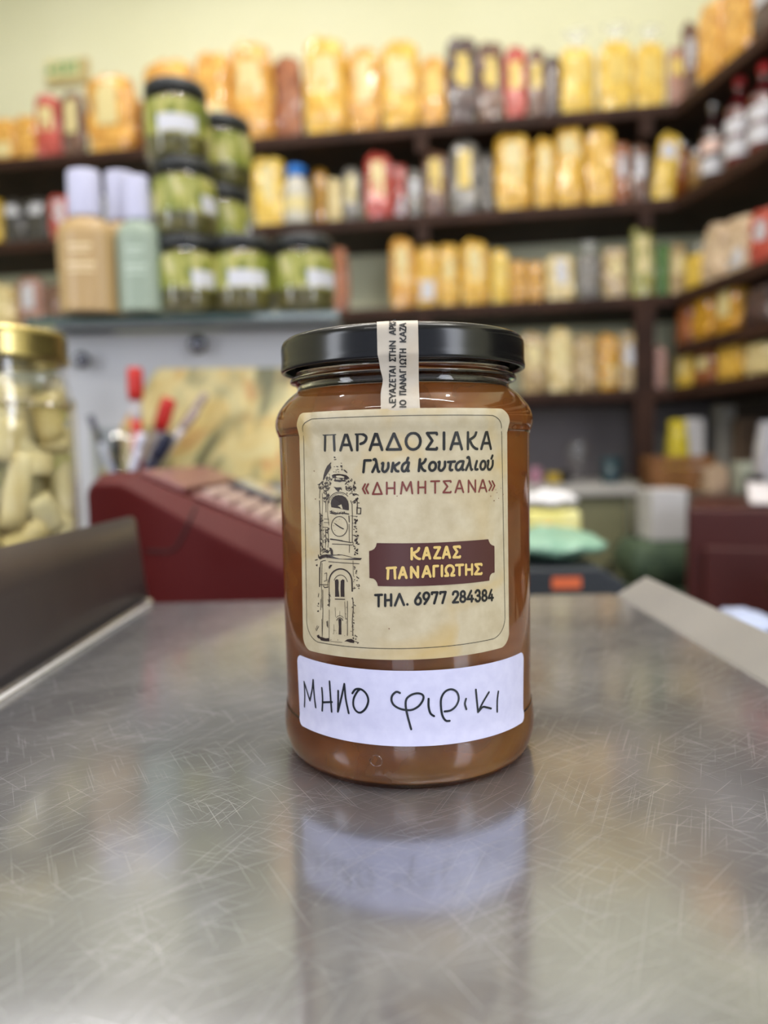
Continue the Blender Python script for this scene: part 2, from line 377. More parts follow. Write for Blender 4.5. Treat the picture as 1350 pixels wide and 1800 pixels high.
row([(-20, 30, 500, 'pale'), (32, 78, 490, 'pink', L('w', 'tall')), (80, 120, 500, 'brown'), (574, 612, 440, 'rust', dict(flat=True)), (684, 730, 420, 'orange', L('c', 'tall')), (730, 770, 432, 'amber', L('w', 'low')), (770, 806, 430, 'amber', L('c')),
     (808, 860, 424, 'amber', L('c', 'tall')), (862, 896, 440, 'yellow', L('y', 'mid')), (896, 926, 458, 'gold'), (926, 956, 460, 'gold'), (958, 1010, 450, 'pale', L('w', 'tall')), (1014, 1056, 424, 'grey', dict(ruffle=1)),
     (1058, 1102, 436, 'tan', L('c')), (1108, 1150, 402, 'olive', L('c', 'tall', flat=True)), (1152, 1178, 430, 'green', dict(back=.06)), (1178, 1206, 430, 'tan', L('c'))],
    SZ[2], 'the third back shelf')
row([(914, 962, 586, 'tan', L('c')), (962, 1006, 580, 'pale', L('c')), (1006, 1050, 590, 'tan'), (1050, 1088, 588, 'gold', L('c', 'low')),
     (1088, 1120, 584, 'tan', L('w')), (1148, 1172, 610, 'pink')], SZ[3], 'the lowest back shelf')
row([(1212, 1244, 428, 'yellow', dict(ruffle=1)), (1244, 1288, 392, 'beige'), (1286, 1328, 380, 'beige', L('w', 'low')), (1328, 1375, 366, 'red', L('w', 'mid'))], RZ[2], 'the third right shelf', 'right')
row([(1196, 1224, 530, 'rust'), (1226, 1264, 515, 'gold'), (1266, 1314, 500, 'gold', L('c', 'tall')), (1318, 1375, 498, 'dark')], RZ[3], 'the fourth right shelf', 'right')
row([(1196, 1228, 622, 'yellow', L('c', 'tall')), (1230, 1268, 615, 'rust', L('c', 'mid')), (1270, 1316, 605, 'amber'), (1318, 1370, 600, 'pale')], RZ[4], 'the lowest right shelf', 'right')

def bottle(name, prof, cap, loc, mat, capmat, lab, cat='bottle', group=None, stickers=(), seg=32, oval=1.0, rz=0):
    "prof: body profile (r, z); cap: cap profile; stickers: (z0, z1, half angle, material, r)"
    t = empty(name, loc, rz)
    b = link('body', lathe(prof, seg), mat, t); c = link('cap', lathe(cap, seg), capmat, t)
    for z0, z1, ha, mt, r in stickers:
        vs = []; fs = []; n = 10
        for j, z in enumerate((z0, z1)):
            for i in range(n + 1):
                a = -pi / 2 + (i / n * 2 - 1) * ha; vs.append((r * cos(a), r * sin(a), z))
        for i in range(n): fs.append((i, i + 1, n + 2 + i, n + 1 + i))
        meshobj('sticker', vs, fs, mt, t)
    t.scale = (1, oval, 1)
    return tag(t, lab, cat, group)
m_redcap = M('red_cap', (196, 40, 44), rough=.3, coat=.5); m_silver = M('silver_cap', (200, 200, 205), rough=.2, metal=1)
m_ruby = M('dark_red_syrup', (76, 14, 20), (96, 22, 26), rough=.12, coat=1, scale=8); m_cola = M('dark_bottle', (40, 14, 18), rough=.1, coat=1)
m_pinkst = M('pink_sticker', (228, 196, 186), rough=.4)
def shelfpt(x, z, wall, back):
    pc, nn = (P0, WN) if wall == 'back' else (CORNER, RN)
    q = onplane(x, 500, pc + nn * back, nn); return Vector((q.x, q.y, z))
def bprof(R, H, neck=.32): return smoothprof([(0, 0), (R * .9, 0), (R, .01), (R, H * .58), (R * .9, H * .66), (R * neck, H * .8), (R * neck, H * .93)], 3) + [(0, H * .93)]
def bcap(R, H, neck=.32): return [(0, H * .9), (R * neck * 1.25, H * .9), (R * neck * 1.25, H), (R * neck * .9, H * 1.01), (0, H * 1.01)]
for i, (x, R, yt, cm, sm, mm, lab) in enumerate([
    (1250, .030, 182, m_silver, m_pinkst, m_cola, 'dark slim bottle with silver cap and pink sticker on the second right shelf'),
    (1295, .036, 140, m_redcap, m_stickw, m_ruby, 'dark red syrup bottle with red cap beside the silver capped bottle'),
    (1337, .036, 118, m_redcap, m_stickw, m_ruby, 'dark red syrup bottle with red cap cut by the right photo edge'),
    (1398, .036, 95, m_redcap, m_stickw, m_ruby, 'dark red syrup bottle with red cap nearest to the viewer')]):
    p = shelfpt(x, RZ[1], 'right', .05); q = onplane(x, yt, CORNER + RN * .05, RN); H = q.z - RZ[1]
    bottle('syrup_bottle', bprof(R, H), bcap(R, H), p, mm, cm, lab, 'bottle', 'syrup bottles on the second right shelf', [(H * .12, H * .3, 1.2, sm if i else m_stickw, R + .001), (H * .36, H * .52, 1.2, sm, R + .001)], rz=-.7)
# two small spice jars in the corner
for x, yt, c1, lab in ((1196, 250, (150, 80, 30), 'orange brown spice jar with steel lid in the corner of the second shelf'), (1224, 268, (170, 128, 70), 'tan spice jar with steel lid beside the orange brown one')):
    p = shelfpt(x, SZ[1], 'right', .05) if x > 1200 else shelfpt(x, SZ[1], 'back', .05)
    q = onplane(x, yt, (P0 + WN * .05) if x < 1200 else (CORNER + RN * .05), WN if x < 1200 else RN); H = q.z - SZ[1]; R = .026
    bottle('spice_jar', [(0, 0), (R, 0), (R, H * .8), (R * .8, H * .86), (0, H * .86)], [(0, H * .84), (R * .9, H * .84), (R * .9, H), (0, H)], p, M('spice_%d' % x, c1, tuple(int(v * .7) for v in c1), rough=.3, coat=1, scale=60), m_silver, lab, 'jar', 'spice jars in the shelf corner')
# clear bottle with blue cap on the second shelf
m_blue = M('blue_cap', (40, 120, 210), rough=.4); m_pet = M('clear_plastic_bottle', (186, 184, 176), (206, 200, 186), rough=.15, coat=1, scale=25, bmp=.3)
q = onplane(526, 288, P0 + WN * .01, WN); p = shelfpt(526, SZ[1], 'back', .04); H = q.z - SZ[1]; R = .045
bottle('oil_bottle', smoothprof([(0, 0), (R * .9, 0), (R, .012), (R, H * .5), (R * .98, H * .6), (R * .7, H * .76), (R * .6, H * .84)], 3) + [(0, H * .84)], [(0, H * .82), (R * .72, H * .82), (R * .72, H * .98), (R * .6, H), (0, H)], p, m_pet, m_blue,
       'clear plastic bottle with wide blue cap behind the olive jar stack', 'bottle', None, [(H * .2, H * .45, 1.1, m_stick, R + .001)])

# green exit sign on the wall
m_sign = M('sign_face', (214, 206, 150), rough=.5); m_sgreen = M('sign_green', (0, 140, 92), rough=.5); m_sframe = M('sign_frame', (188, 168, 116), rough=.5)
WF = P0 + WN * (DEP - .004)
c = onplane(120, 128, WF, WN)
t = empty('exit_sign', tuple(c), -BY - 0)
bm = bmesh.new(); box(bm, (0, 0, 0), (.165, .024, .088)); link('sign_frame', bm, m_sframe, t, smooth=False, bevel=.004)
bm = bmesh.new(); box(bm, (-.012, -.013, .008), (.135, .004, .066)); link('sign_face', bm, m_sign, t, smooth=False)
# arrow and letters EXIT
def flat(parent, polys, y, mat, name):
    vs = []; fs = []
    for poly in polys:
        b0 = len(vs); n = len(poly)
        for (x, z) in poly: vs.append((x, y, z))
        for (x, z) in poly: vs.append((x, y + .001, z))
        fs.append(tuple(range(b0, b0 + n))); fs += [(b0 + i, b0 + (i + 1) % n, b0 + n + (i + 1) % n, b0 + n + i) for i in range(n)]
    return meshobj(name, vs, fs, mat, parent, smooth=False)
rr = lambda x0, z0, x1, z1: [(x0, z0), (x1, z0), (x1, z1), (x0, z1)]
g = []
g += [[(-.078, .006), (-.058, -.008), (-.058, .020)], rr(-.06, .002, -.038, .010)]
X = -.032; h0, h1 = -.012, .030
g += [rr(X, h0, X + .006, h1), rr(X, h0, X + .018, h0 + .006), rr(X, .006, X + .016, .012), rr(X, h1 - .006, X + .018, h1)]
X = -.009
g += [[(X, h0), (X + .006, h0), (X + .022, h1), (X + .016, h1)], [(X + .016, h0), (X + .022, h0), (X + .006, h1), (X, h1)]]
g += [rr(.018, h0, .024, h1), rr(.036, h0, .042, h1), rr(.029, h1 - .006, .049, h1)]
flat(t, g, -.0165, m_sgreen, 'exit_lettering')
tag(t, 'small cream exit sign with green arrow and lettering on the back wall', 'sign')
# ================================================================== LOWER BACK AREA
m_olive = M('olive_door', (112, 112, 84), (124, 122, 92), rough=.5, scale=3); m_white_top = M('pale_worktop', (182, 178, 174), (196, 192, 186), rough=.3, scale=6)
t = empty('base_cabinet', tuple(CORNER)); t.location.z = FLOOR
a = P0 - WD * .9 - WN * .15; b = CORNER - WD * .16 - WN * .15
a0 = inv(a, t); b0 = inv(b, t)
slab('cabinet_body', a0, b0, WN, .42, 0, -.03 - FLOOR, m_olive, t)
for k in range(3):
    p = a0 + (b0 - a0) * (k / 3 + .01); q = a0 + (b0 - a0) * ((k + 1) / 3 - .01)
    d = slab('door', p - WN * .018, q - WN * .018, WN, .018, .05, -.06 - FLOOR, m_olive, t)
    slab('door_handle', q - WN * .03 - WD * .05, q - WN * .03 - WD * .035, WN, .012, .75, .9, m_silver, d)
tag(t, 'olive grey base cabinet below the back shelves', 'cabinet')
wt = slab('worktop', a - WD * .02 - WN * .03, b + WD * .02 - WN * .03, WN, .44, -.03, .0, m_white_top); tag(wt, 'pale worktop on the olive base cabinet', 'worktop')

def simplebox(name, x0, x1, y0, y1, dep, dth, mat, lab, cat, rz=0, bev=.006, zbase=None, wrinkle=0, group=None):
    p = at((x0 + x1) / 2, y1, dep); q = at((x0 + x1) / 2, y0, dep); wv = abs(at(x1, y1, dep).x - at(x0, y1, dep).x)
    z0 = p.z if zbase is None else zbase; h = q.z - z0
    bm = bmesh.new(); box(bm, (0, 0, h / 2), (wv, dth, h))
    if wrinkle:
        bmesh.ops.subdivide_edges(bm, edges=bm.edges, cuts=5, use_grid_fill=True)
        for v in bm.verts:
            n_ = noise.noise_vector(v.co * 22 + Vector((x0, 0, 0))) * wrinkle
            f_ = 1 - .35 * (v.co.z / h) ** 2
            v.co.x = v.co.x * f_ + n_.x; v.co.y = v.co.y * f_ + n_.y
            if v.co.z > .001: v.co.z += n_.z
    o = link(name, bm, mat, None, smooth=bool(wrinkle), loc=(p.x, p.y + dth / 2, z0), bevel=0 if wrinkle else bev)
    o.rotation_euler = (0, 0, rz); return tag(o, lab, cat, group)
# small things on the pale worktop
simplebox('mug', 934, 952, 822, 862, 2.18, .04, M('pink_plastic', (170, 120, 140), rough=.4), 'pink plastic box on the pale worktop', 'box', zbase=0.001)
simplebox('carton', 964, 986, 832, 868, 2.16, .04, M('mustard_card', (176, 148, 40), rough=.5), 'small mustard yellow carton on the pale worktop', 'carton', zbase=0.001)
simplebox('carton', 988, 1004, 826, 866, 2.16, .04, M('black_card', (28, 26, 28), rough=.5), 'small black carton beside the mustard yellow one', 'carton', zbase=0.001)
p = at(1074, 850, 2.14)
bottle('storage_tin', [(0, 0), (.026, 0), (.027, .003), (.027, .062), (0, .062)], [(0, .06), (.028, .06), (.028, .072), (0, .072)], (p.x, p.y, 0.001), M('teal_tin', (24, 56, 66), rough=.3, coat=.5), M('teal_lid', (34, 70, 80), rough=.3), 'dark teal tin on the pale worktop in front of the grey panel', 'tin')
p = at(1015, 797, 2.1)
t = empty('glass_globe', (p.x, p.y, 0.001)); link('bowl', lathe(smoothprof([(0, 0), (.02, 0), (.012, .03), (.03, .06), (.036, .095), (.03, .12), (.028, .12), (.03, .1), (.022, .07), (0, .055)], 3)), M_glass(), t)
tag(t, 'clear stemmed glass bowl in front of the grey panel', 'glass')
# corner counter on the right, steel worktop with clutter
cc = empty('corner_counter', (0, 0, 0)); m_dgrey = M('dark_grey_panel', (70, 64, 62), rough=.5); m_steelw = M('worktop_grey', (104, 98, 94), (120, 112, 106), rough=.4)
a = CORNER + RD * .0 - RN * .12; 
slab('cabinet_body', a - WD * 0, a + RD * .55, RN, .40, FLOOR, -.055, m_dgrey, cc); slab('worktop_slab', a - RD * .04, a + RD * .56, RN, .41, -.055, -.025, m_steelw, cc)
tag(cc, 'grey corner counter under the right hand shelving', 'counter')
slab('splash_panel', WC - RN * .012 + RD * .02, CORNER + RN * (DEP - .012) + RD * 2.0, RN, .008, -.025, SZ[3] - .036, M('dim_panel', (92, 82, 76), rough=.6), cc)
zc = -.024
def onc(x, back): 
    q = onplane(x, 500, CORNER + RN * back, RN); return Vector((q.x, q.y, zc))
# crate of slats
m_crate = M('crate_wood', (132, 88, 48), (156, 106, 62), rough=.6, scale=14)
p = onc(1192, -.02); q = onc(1245, -.02)
t = empty('wooden_crate', tuple(p), radians(-6))
W_, D_, H_ = .17, .12, .10
for s in (-1, 1):
    for k in range(3):
        bm = bmesh.new(); box(bm, (0, s * D_ / 2, .018 + k * .033), (W_, .006, .027)); link('slat', bm, m_crate, t, smooth=False, bevel=.001)
        bm = bmesh.new(); box(bm, (s * W_ / 2, 0, .018 + k * .033), (.006, D_, .027)); link('slat', bm, m_crate, t, smooth=False, bevel=.001)
    for s2 in (-1, 1):
        bm = bmesh.new(); box(bm, (s * (W_ / 2 - .007), s2 * (D_ / 2 - .007), .05), (.012, .012, .098)); link('corner_post', bm, m_crate, t, smooth=False)
bm = bmesh.new(); box(bm, (0, 0, .004), (W_ - .012, D_ - .012, .006)); link('bottom_board', bm, m_crate, t, smooth=False)
tag(t, 'small slatted wooden crate on the corner counter', 'crate')
def oncounter(name, x0, x1, y0, back, mat, lab, cat, wrinkle=0, z=zc, bev=.004):
    pc = CORNER + RN * back; p_ = onplane((x0 + x1) / 2, 500, pc, RN); dep = p_.y - CAM.y
    return simplebox(name, x0, x1, y0, 870, dep, .05, mat, lab, cat, zbase=z + .001, wrinkle=wrinkle, bev=bev)
m_yel = M('yellow_bag', (214, 196, 40), (196, 176, 30), rough=.35, coat=.5); m_wht = M('white_plastic', (206, 204, 206), rough=.4)
simplebox('yellow_packet', 1178, 1214, 738, 806, p.y - CAM.y - .03, .05, m_yel, 'crumpled bright yellow packet standing in the wooden crate', 'packet', zbase=zc + .012, wrinkle=.005)
simplebox('white_box', 1206, 1240, 735, 806, p.y - CAM.y - .01, .05, m_wht, 'white box standing in the wooden crate', 'box', zbase=zc + .012)
oncounter('bottle_pack', 1140, 1158, 742, .16, M('clear_pack', (128, 126, 132), (160, 158, 160), rough=.12, coat=1, scale=30), 'grey clear bottle pack behind the wooden crate', 'pack', wrinkle=.004)
oncounter('clear_tub', 1160, 1174, 760, .10, M('clear_pack2', (146, 144, 148), rough=.12, coat=1), 'narrow clear tub behind the wooden crate', 'tub')
oncounter('paper_bag', 1242, 1284, 820, -.06, M('beige_paper', (168, 144, 120), (186, 160, 138), rough=.8, scale=20), 'crumpled beige paper bag beside the wooden crate', 'bag', wrinkle=.008)
oncounter('carton', 1262, 1292, 712, .12, M('grey_card', (150, 146, 138), rough=.7), 'tall pale grey carton at the back of the corner counter', 'carton')
oncounter('carton', 1298, 1330, 735, .14, M('brown_card', (112, 92, 76), rough=.7), 'brown carton at the back of the corner counter', 'carton')
oncounter('tub', 1300, 1326, 812, .0, M('pale_tub', (176, 180, 164), rough=.5), 'pale green tub at the front of the corner counter', 'tub')
oncounter('tub', 1322, 1346, 836, -.05, M('black_tub', (24, 24, 28), rough=.3), 'black tub beside the pale green tub', 'tub')
oncounter('plastic_bag', 1338, 1372, 738, .06, M('white_film', (216, 214, 224), rough=.25, coat=1), 'white plastic bag at the right edge of the corner counter', 'bag', wrinkle=.01)
# dark red cabinet in front on the right, with a white cloth on top
m_dred = M('dark_red_wood', (58, 14, 12), (72, 20, 16), rough=.5, scale=5, coat=.08)
p = at(1207, 893, 1.18)
t = empty('dark_red_cabinet', (p.x, p.y, FLOOR), radians(-24)); W_ = .62; D_ = .34; H_ = p.z - FLOOR
bm = bmesh.new(); box(bm, (W_ / 2, D_ / 2, H_ / 2), (W_, D_, H_)); link('cabinet_body', bm, m_dred, t, smooth=False, bevel=.006)
for k in range(2):
    bm = bmesh.new(); box(bm, (.012 + W_ / 4 + k * (W_ / 2 - .01), -.009, H_ - .34), (W_ / 2 - .03, .018, .56)); d = link('door', bm, m_dred, t, smooth=False, bevel=.004)
    bm = bmesh.new(); tube(bm, [(W_ / 2 - .04 + k * .06, -.02, H_ - .36), (W_ / 2 - .04 + k * .06, -.04, H_ - .35), (W_ / 2 - .04 + k * .06, -.04, H_ - .27), (W_ / 2 - .04 + k * .06, -.02, H_ - .26)], .004); link('handle', bm, m_silver, d)
tag(t, 'dark red wooden cabinet on the right beyond the steel tray', 'cabinet')
bm = bmesh.new(); bmesh.ops.create_grid(bm, x_segments=24, y_segments=12, size=.5)
for v in bm.verts:
    v.co.x *= .30; v.co.y *= .20; n_ = noise.noise(v.co * 16); v.co.z = .018 + .022 * n_ + (.03 * noise.noise(v.co * 6))
    v.co.z = max(.003, v.co.z)
for f in list(bm.faces): pass
o = link('white_cloth', bm, M('cloth_white', (222, 216, 220), rough=.9)); o.location = (p.x + .28, p.y + .03, p.z + .001); o.rotation_euler[2] = radians(-24); md = o.modifiers.new('s', 'SOLIDIFY'); md.thickness = .004; md.offset = 1
tag(o, 'crumpled white cloth lying on the dark red cabinet', 'cloth')
# white box and green bags in the gap
bk = at(1160, 1030, 1.75)
bm = bmesh.new(); box(bm, (0, 0, 0), (.078, .09, .11)); c = at(1163, 903, 1.62); o = link('white_box', bm, m_wht, None, False, loc=tuple(c), bevel=.004); tag(o, 'white box standing on the stacked dark green sacks', 'box')
m_sack = M('green_sack', (58, 76, 60), (78, 96, 74), rough=.7, scale=30, bmp=.4)
zt = c.z - .055
for k in range(9):
    bm = bmesh.new(); box(bm, (0, 0, 0), (.16, .16, .10)); bmesh.ops.subdivide_edges(bm, edges=bm.edges, cuts=4, use_grid_fill=True)
    for v in bm.verts:
        e = 1 - .25 * (v.co.z / .05) ** 2; v.co.x *= e; v.co.y *= e; v.co += noise.noise_vector(v.co * 20 + Vector((k, 0, 0))) * .005
        v.co.z = max(-.05, min(.05, v.co.z))
    if zt - .10 * (k + 1) < FLOOR: break
    o = link('green_sack', bm, m_sack, None, loc=(c.x - .0, c.y + .01, zt - .05 - .101 * k - .0005)); o.rotation_euler[2] = .1 * sin(k * 3)
    tag(o, 'dark green sack, %s of the stack under the white box' % (['topmost', 'second', 'third', 'fourth', 'fifth', 'sixth', 'seventh', 'eighth', 'ninth'][k] + ('' if k == 0 else ' from the top')), 'sack', 'stacked green sacks')

# ================================================================== SHOP COUNTER (carries tray, register, jars)
ZC = -.06
m_counter = M('counter_laminate', (96, 92, 90), (110, 104, 100), rough=.35, scale=8)
t = empty('shop_counter', (0, 0, FLOOR))
bm = bmesh.new(); box(bm, (-.465, .17, ZC - FLOOR - .015), (1.45, 1.26, .03)); link('counter_top', bm, m_counter, t, smooth=False, bevel=.004)
bm = bmesh.new(); box(bm, (-.465, .17, (ZC - FLOOR - .03) / 2), (1.39, 1.18, ZC - FLOOR - .03)); link('counter_body', bm, m_dgrey, t, smooth=False)
tag(t, 'grey shop counter carrying the steel tray and the cash register', 'counter')
# ---- weighing tray
m, nt, b = nmat('scratched_steel'); m_steel = m
b.inputs['Metallic'].default_value = 1
n1 = tex(nt, 'noise', 9, 4)
acc = None
for k, (ang, sx, sy, lo) in enumerate([(44, 24, 4600, .735), (-40, 32, 4200, .745), (66, 20, 4600, .735), (-62, 26, 4300, .745), (14, 40, 5000, .745), (30, 18, 4400, .735), (-18, 28, 4600, .745)]):
    n = tex(nt, 'noise', 1, 1, vec=mapped(nt, (sx, sy, 20), (0, 0, radians(ang))), dist=.1); r = ramp(nt, n.outputs[0], [(lo - .04, (0, 0, 0, 1)), (lo, (1, 1, 1, 1))])
    if acc is None: acc = r
    else:
        mx = nt.nodes.new('ShaderNodeMath'); mx.operation = 'MAXIMUM'; nt.links.new(acc, mx.inputs[0]); nt.links.new(r, mx.inputs[1]); acc = mx.outputs[0]
bump(nt, b, acc, .12, .0001)
b.inputs['Metallic'].default_value = .88
ad = nt.nodes.new('ShaderNodeMath'); ad.operation = 'MULTIPLY_ADD'; nt.links.new(acc, ad.inputs[0]); ad.inputs[1].default_value = .2
rg = nt.nodes.new('ShaderNodeMapRange'); nt.links.new(n1.outputs[0], rg.inputs[0]); rg.inputs[1].default_value = .3; rg.inputs[2].default_value = .7; rg.inputs[3].default_value = .09; rg.inputs[4].default_value = .17
nt.links.new(rg.outputs[0], ad.inputs[2]); nt.links.new(ad.outputs[0], b.inputs['Roughness'])
n3 = tex(nt, 'noise', 22, 5, dist=.5)
bc = ramp(nt, n3.outputs[0], [(.3, srgb((158, 160, 168))), (.7, srgb((190, 192, 200)))]); nt.links.new(bc, b.inputs['Base Color'])
g2 = nt.nodes.new('ShaderNodeBsdfPrincipled'); nt.links.new(bc, g2.inputs['Base Color']); g2.inputs['Metallic'].default_value = .8; g2.inputs['Roughness'].default_value = .36
ms = nt.nodes.new('ShaderNodeMixShader'); ms.inputs[0].default_value = .3; ma = nt.nodes.new('ShaderNodeMath'); ma.operation = 'MULTIPLY_ADD'; nt.links.new(acc, ma.inputs[0]); ma.inputs[1].default_value = .2; ma.inputs[2].default_value = .26; nt.links.new(ma.outputs[0], ms.inputs[0]); nt.links.new(b.outputs[0], ms.inputs[1]); nt.links.new(g2.outputs[0], ms.inputs[2]); g3 = nt.nodes.new('ShaderNodeBsdfPrincipled'); g3.inputs['Base Color'].default_value = srgb((226, 226, 230)); g3.inputs['Metallic'].default_value = .5; g3.inputs['Roughness'].default_value = .42
m3 = nt.nodes.new('ShaderNodeMath'); m3.operation = 'MULTIPLY'; nt.links.new(acc, m3.inputs[0]); m3.inputs[1].default_value = .26  # scratches are wear; the glints they catch are painted as a paler colour
ms2 = nt.nodes.new('ShaderNodeMixShader'); nt.links.new(m3.outputs[0], ms2.inputs[0]); nt.links.new(ms.outputs[0], ms2.inputs[1]); nt.links.new(g3.outputs[0], ms2.inputs[2]); nt.links.new(ms2.outputs[0], nt.nodes['Material Output'].inputs[0])
m_dsteel = M('shaded_dull_steel', (92, 84, 84), (104, 96, 96), rough=.38, metal=.75, scale=10)  # darker than the pan: the side plate's shade is put into the colour
m_lip = M('satin_steel_lip', (148, 147, 148), (158, 156, 156), rough=.42, metal=.45, scale=12)
t = empty('weighing_tray', (0, 0, 0))
Y0, Y1 = -.33, .2415
XL, XR = -.1612, .1422
def strip_ext(name, prof, y0, y1, mat, parent, th=.0012, ny=2, endfn=None):
    vs = []; fs = []; n = len(prof)
    for j in range(ny + 1):
        y = y0 + (y1 - y0) * j / ny
        for (x, z) in prof: vs.append((x, y, z))
    for j in range(ny):
        for i in range(n - 1): a_ = j * n + i; fs.append((a_, a_ + 1, a_ + n + 1, a_ + n))
    o_ = meshobj(name, vs, fs, mat, parent, smooth=False); md = o_.modifiers.new('s', 'SOLIDIFY'); md.thickness = th; md.offset = -1; return o_
def arc(cx, cz, r, a0, a1, n=8): return [(cx + r * cos(radians(a0 + (a1 - a0) * i / n)), cz + r * sin(radians(a0 + (a1 - a0) * i / n))) for i in range(n + 1)]
prof = [(XL - .0008, .0045)] + arc(XL + .004, .004, .004, 190, 270)[1:] + [(0, 0)] + [(XR, 0)]
o = strip_ext('pan', prof, Y0, Y1, m_steel, t)
# side plate: leaning slightly outward, with rounded upper far corner
vs = []; fs = []; rows = []
zt_ = .0595
prof = [(XL - .0010, .0040), (XL - .0028, .018), (XL - .0042, .036), (XL - .0062, zt_)]
bm = bmesh.new(); ys = [Y0, -.1, .05, .15, Y1 - .012, Y1 - .006, Y1 - .002, Y1]; cut = {0: 0, 1: .0, }
for y in ys:
    top = zt_ - (0 if y < Y1 - .011 else (.001 if y < Y1 - .005 else (.004 if y < Y1 - .001 else .010)))
    rows.append([bm.verts.new((x, y, .004 + (z - .004) * (top - .004) / (zt_ - .004))) for (x, z) in prof])
for a_, b_ in zip(rows, rows[1:]):
    for i in range(3): bm.faces.new((a_[i], a_[i + 1], b_[i + 1], b_[i]))
o = link('side_plate', bm, m_dsteel, t); o['label'] = 'dull upright plate, shade in its colour'; md = o.modifiers.new('s', 'SOLIDIFY'); md.thickness = .0016; md.offset = 1
prof = [(XR - .0002, 0)] + arc(XR, .003, .003, 270, 325, 5)[1:] + [(XR + .0200, .0118)] + arc(XR + .0212, .0101, .002, 125, 20, 6)
strip_ext('edge_lip', prof, Y0, Y1 - .002, m_lip, t)
bm = bmesh.new(); bmesh.ops.create_uvsphere(bm, u_segments=12, v_segments=8, radius=.0028, matrix=Matrix.Translation((XL - .0002, Y1 - .004, .003)) @ Matrix.Diagonal((1, 1.4, .8, 1))); link('weld_bead', bm, M('weld', (190, 186, 170), rough=.3, metal=.8), t)
bm = bmesh.new(); tube(bm, [(XL + .0008, Y0, .0020), (XL + .0008, 0, .0020), (XL + .0008, Y1 - .006, .0020)], .0015, 8); link('bend_highlight', bm, M('highlight_white', (236, 236, 240), rough=.35, metal=.2), t)  # added pale bead, paints the highlight along the bend of the plate
bm = bmesh.new(); box(bm, (-.01, -.02, -.045), (.22, .30, .028)); link('scale_body', bm, M('scale_plastic', (60, 60, 62), rough=.5), t, smooth=False, bevel=.006)
bm = bmesh.new(); box(bm, (-.01, -.02, -.0165), (.10, .10, .03)); link('pan_support', bm, m_dsteel, t, smooth=False)
tag(t, 'large scratched stainless steel weighing tray holding the preserve jar', 'tray')
# small crumbs on the tray
m_crumb = M('crumb', (226, 224, 220), rough=.6)
for (x, y, r) in ((181, 1265, .0008), (1290, 1282, .0005), (125, 1395, .0004), (1240, 1330, .0005)):
    q = onz(x, y, 0); bm = bmesh.new(); bmesh.ops.create_icosphere(bm, subdivisions=1, radius=r); o = link('crumb', bm, m_crumb, None, loc=(q.x, q.y, r * .5 + .00002)); o.scale = (1.5, 1, .5)
    tag(o, 'tiny white crumb on the steel tray, %s' % {181: 'left of the jar', 1290: 'right below the right lip', 125: 'left, nearer the viewer', 1240: 'right of the jar'}[x], 'crumb', 'crumbs on the steel tray')

# ================================================================== THE PRESERVE JAR
jar = empty('preserve_jar', (0, 0, 0))
tag(jar, 'glass jar of amber apple preserve with black lid standing on the steel tray', 'jar')
body_pts = [(.0335, .0), (.0365, .0010), (.0390, .0040), (.0402, .0080), (.0404, .0120), (.0401, .0148), (.0397, .0172), (.0395, .0205), (.0395, .0600), (.0395, .0980), (.0397, .1010),
            (.0404, .1030), (.0406, .1052), (.0402, .1072), (.0392, .1092), (.0370, .1120), (.0350, .1138), (.0336, .1150), (.0334, .1160), (.0340, .1168), (.0354, .1174), (.0356, .1182), (.0348, .1192), (.0337, .1200), (.0336, .1240), (.0330, .1275)]
outer = smoothprof(body_pts, 4)
def rad(z):
    for (r0, z0), (r1, z1) in zip(outer, outer[1:]):
        if z0 <= z <= z1 and z1 > z0: return r0 + (r1 - r0) * (z - z0) / (z1 - z0)
    return outer[-1][0]
inner_pts = [(.0308, .1275), (.0312, .1200), (.0312, .1160), (.0326, .1140), (.0350, .1110), (.0372, .1080), (.0378, .1040), (.0374, .0990), (.0373, .0600), (.0373, .0200), (.0378, .0140), (.0382, .0090), (.0368, .0045), (.0310, .0027), (.0, .0032)]
inner = smoothprof(inner_pts, 4)
base = [(0, .0014), (.028, .0012), (.0315, .0003)]
m, nt, b = nmat('jar_glass'); m_jar = m
b.inputs['Base Color'].default_value = (1, 1, 1, 1); b.inputs['Transmission Weight'].default_value = 1; b.inputs['Roughness'].default_value = .0; b.inputs['IOR'].default_value = 1.47
n = tex(nt, 'noise', 1, 1, vec=mapped(nt, (160, 160, 22))); bump(nt, b, n.outputs[0], .10, .0006)
g = link('glass_body', lathe(base + outer + inner, 128), m_jar, jar)
# knurled ring under the heel
bm = bmesh.new()
for k in range(90):
    a = 2 * pi * k / 90
    bmesh.ops.create_icosphere(bm, subdivisions=1, radius=.0009, matrix=Matrix.Translation((.0345 * cos(a), .0345 * sin(a), .0009)) @ Matrix.Diagonal((1.5, 1, .9, 1)))
link('knurled_base_ring', bm, m_jar, jar)
bm = bmesh.new(); 
cdir = onplane(620, 1315, Vector((0, -.0385, 0)), Vector((0, 1, 0)))
ang = atan2(-.0385, cdir.x); pts = []
zc0 = .0105
for k in range(25):
    a = 2 * pi * k / 24; z = zc0 + .0016 * sin(a); aa = -pi / 2 - .262 * 1.0 + .0017 * cos(a) / .04
    r = rad(z); pts.append((r * cos(aa), r * sin(aa), z))
tube(bm, pts, .00016, 6, False); link('moulded_mark', bm, m_jar, g)
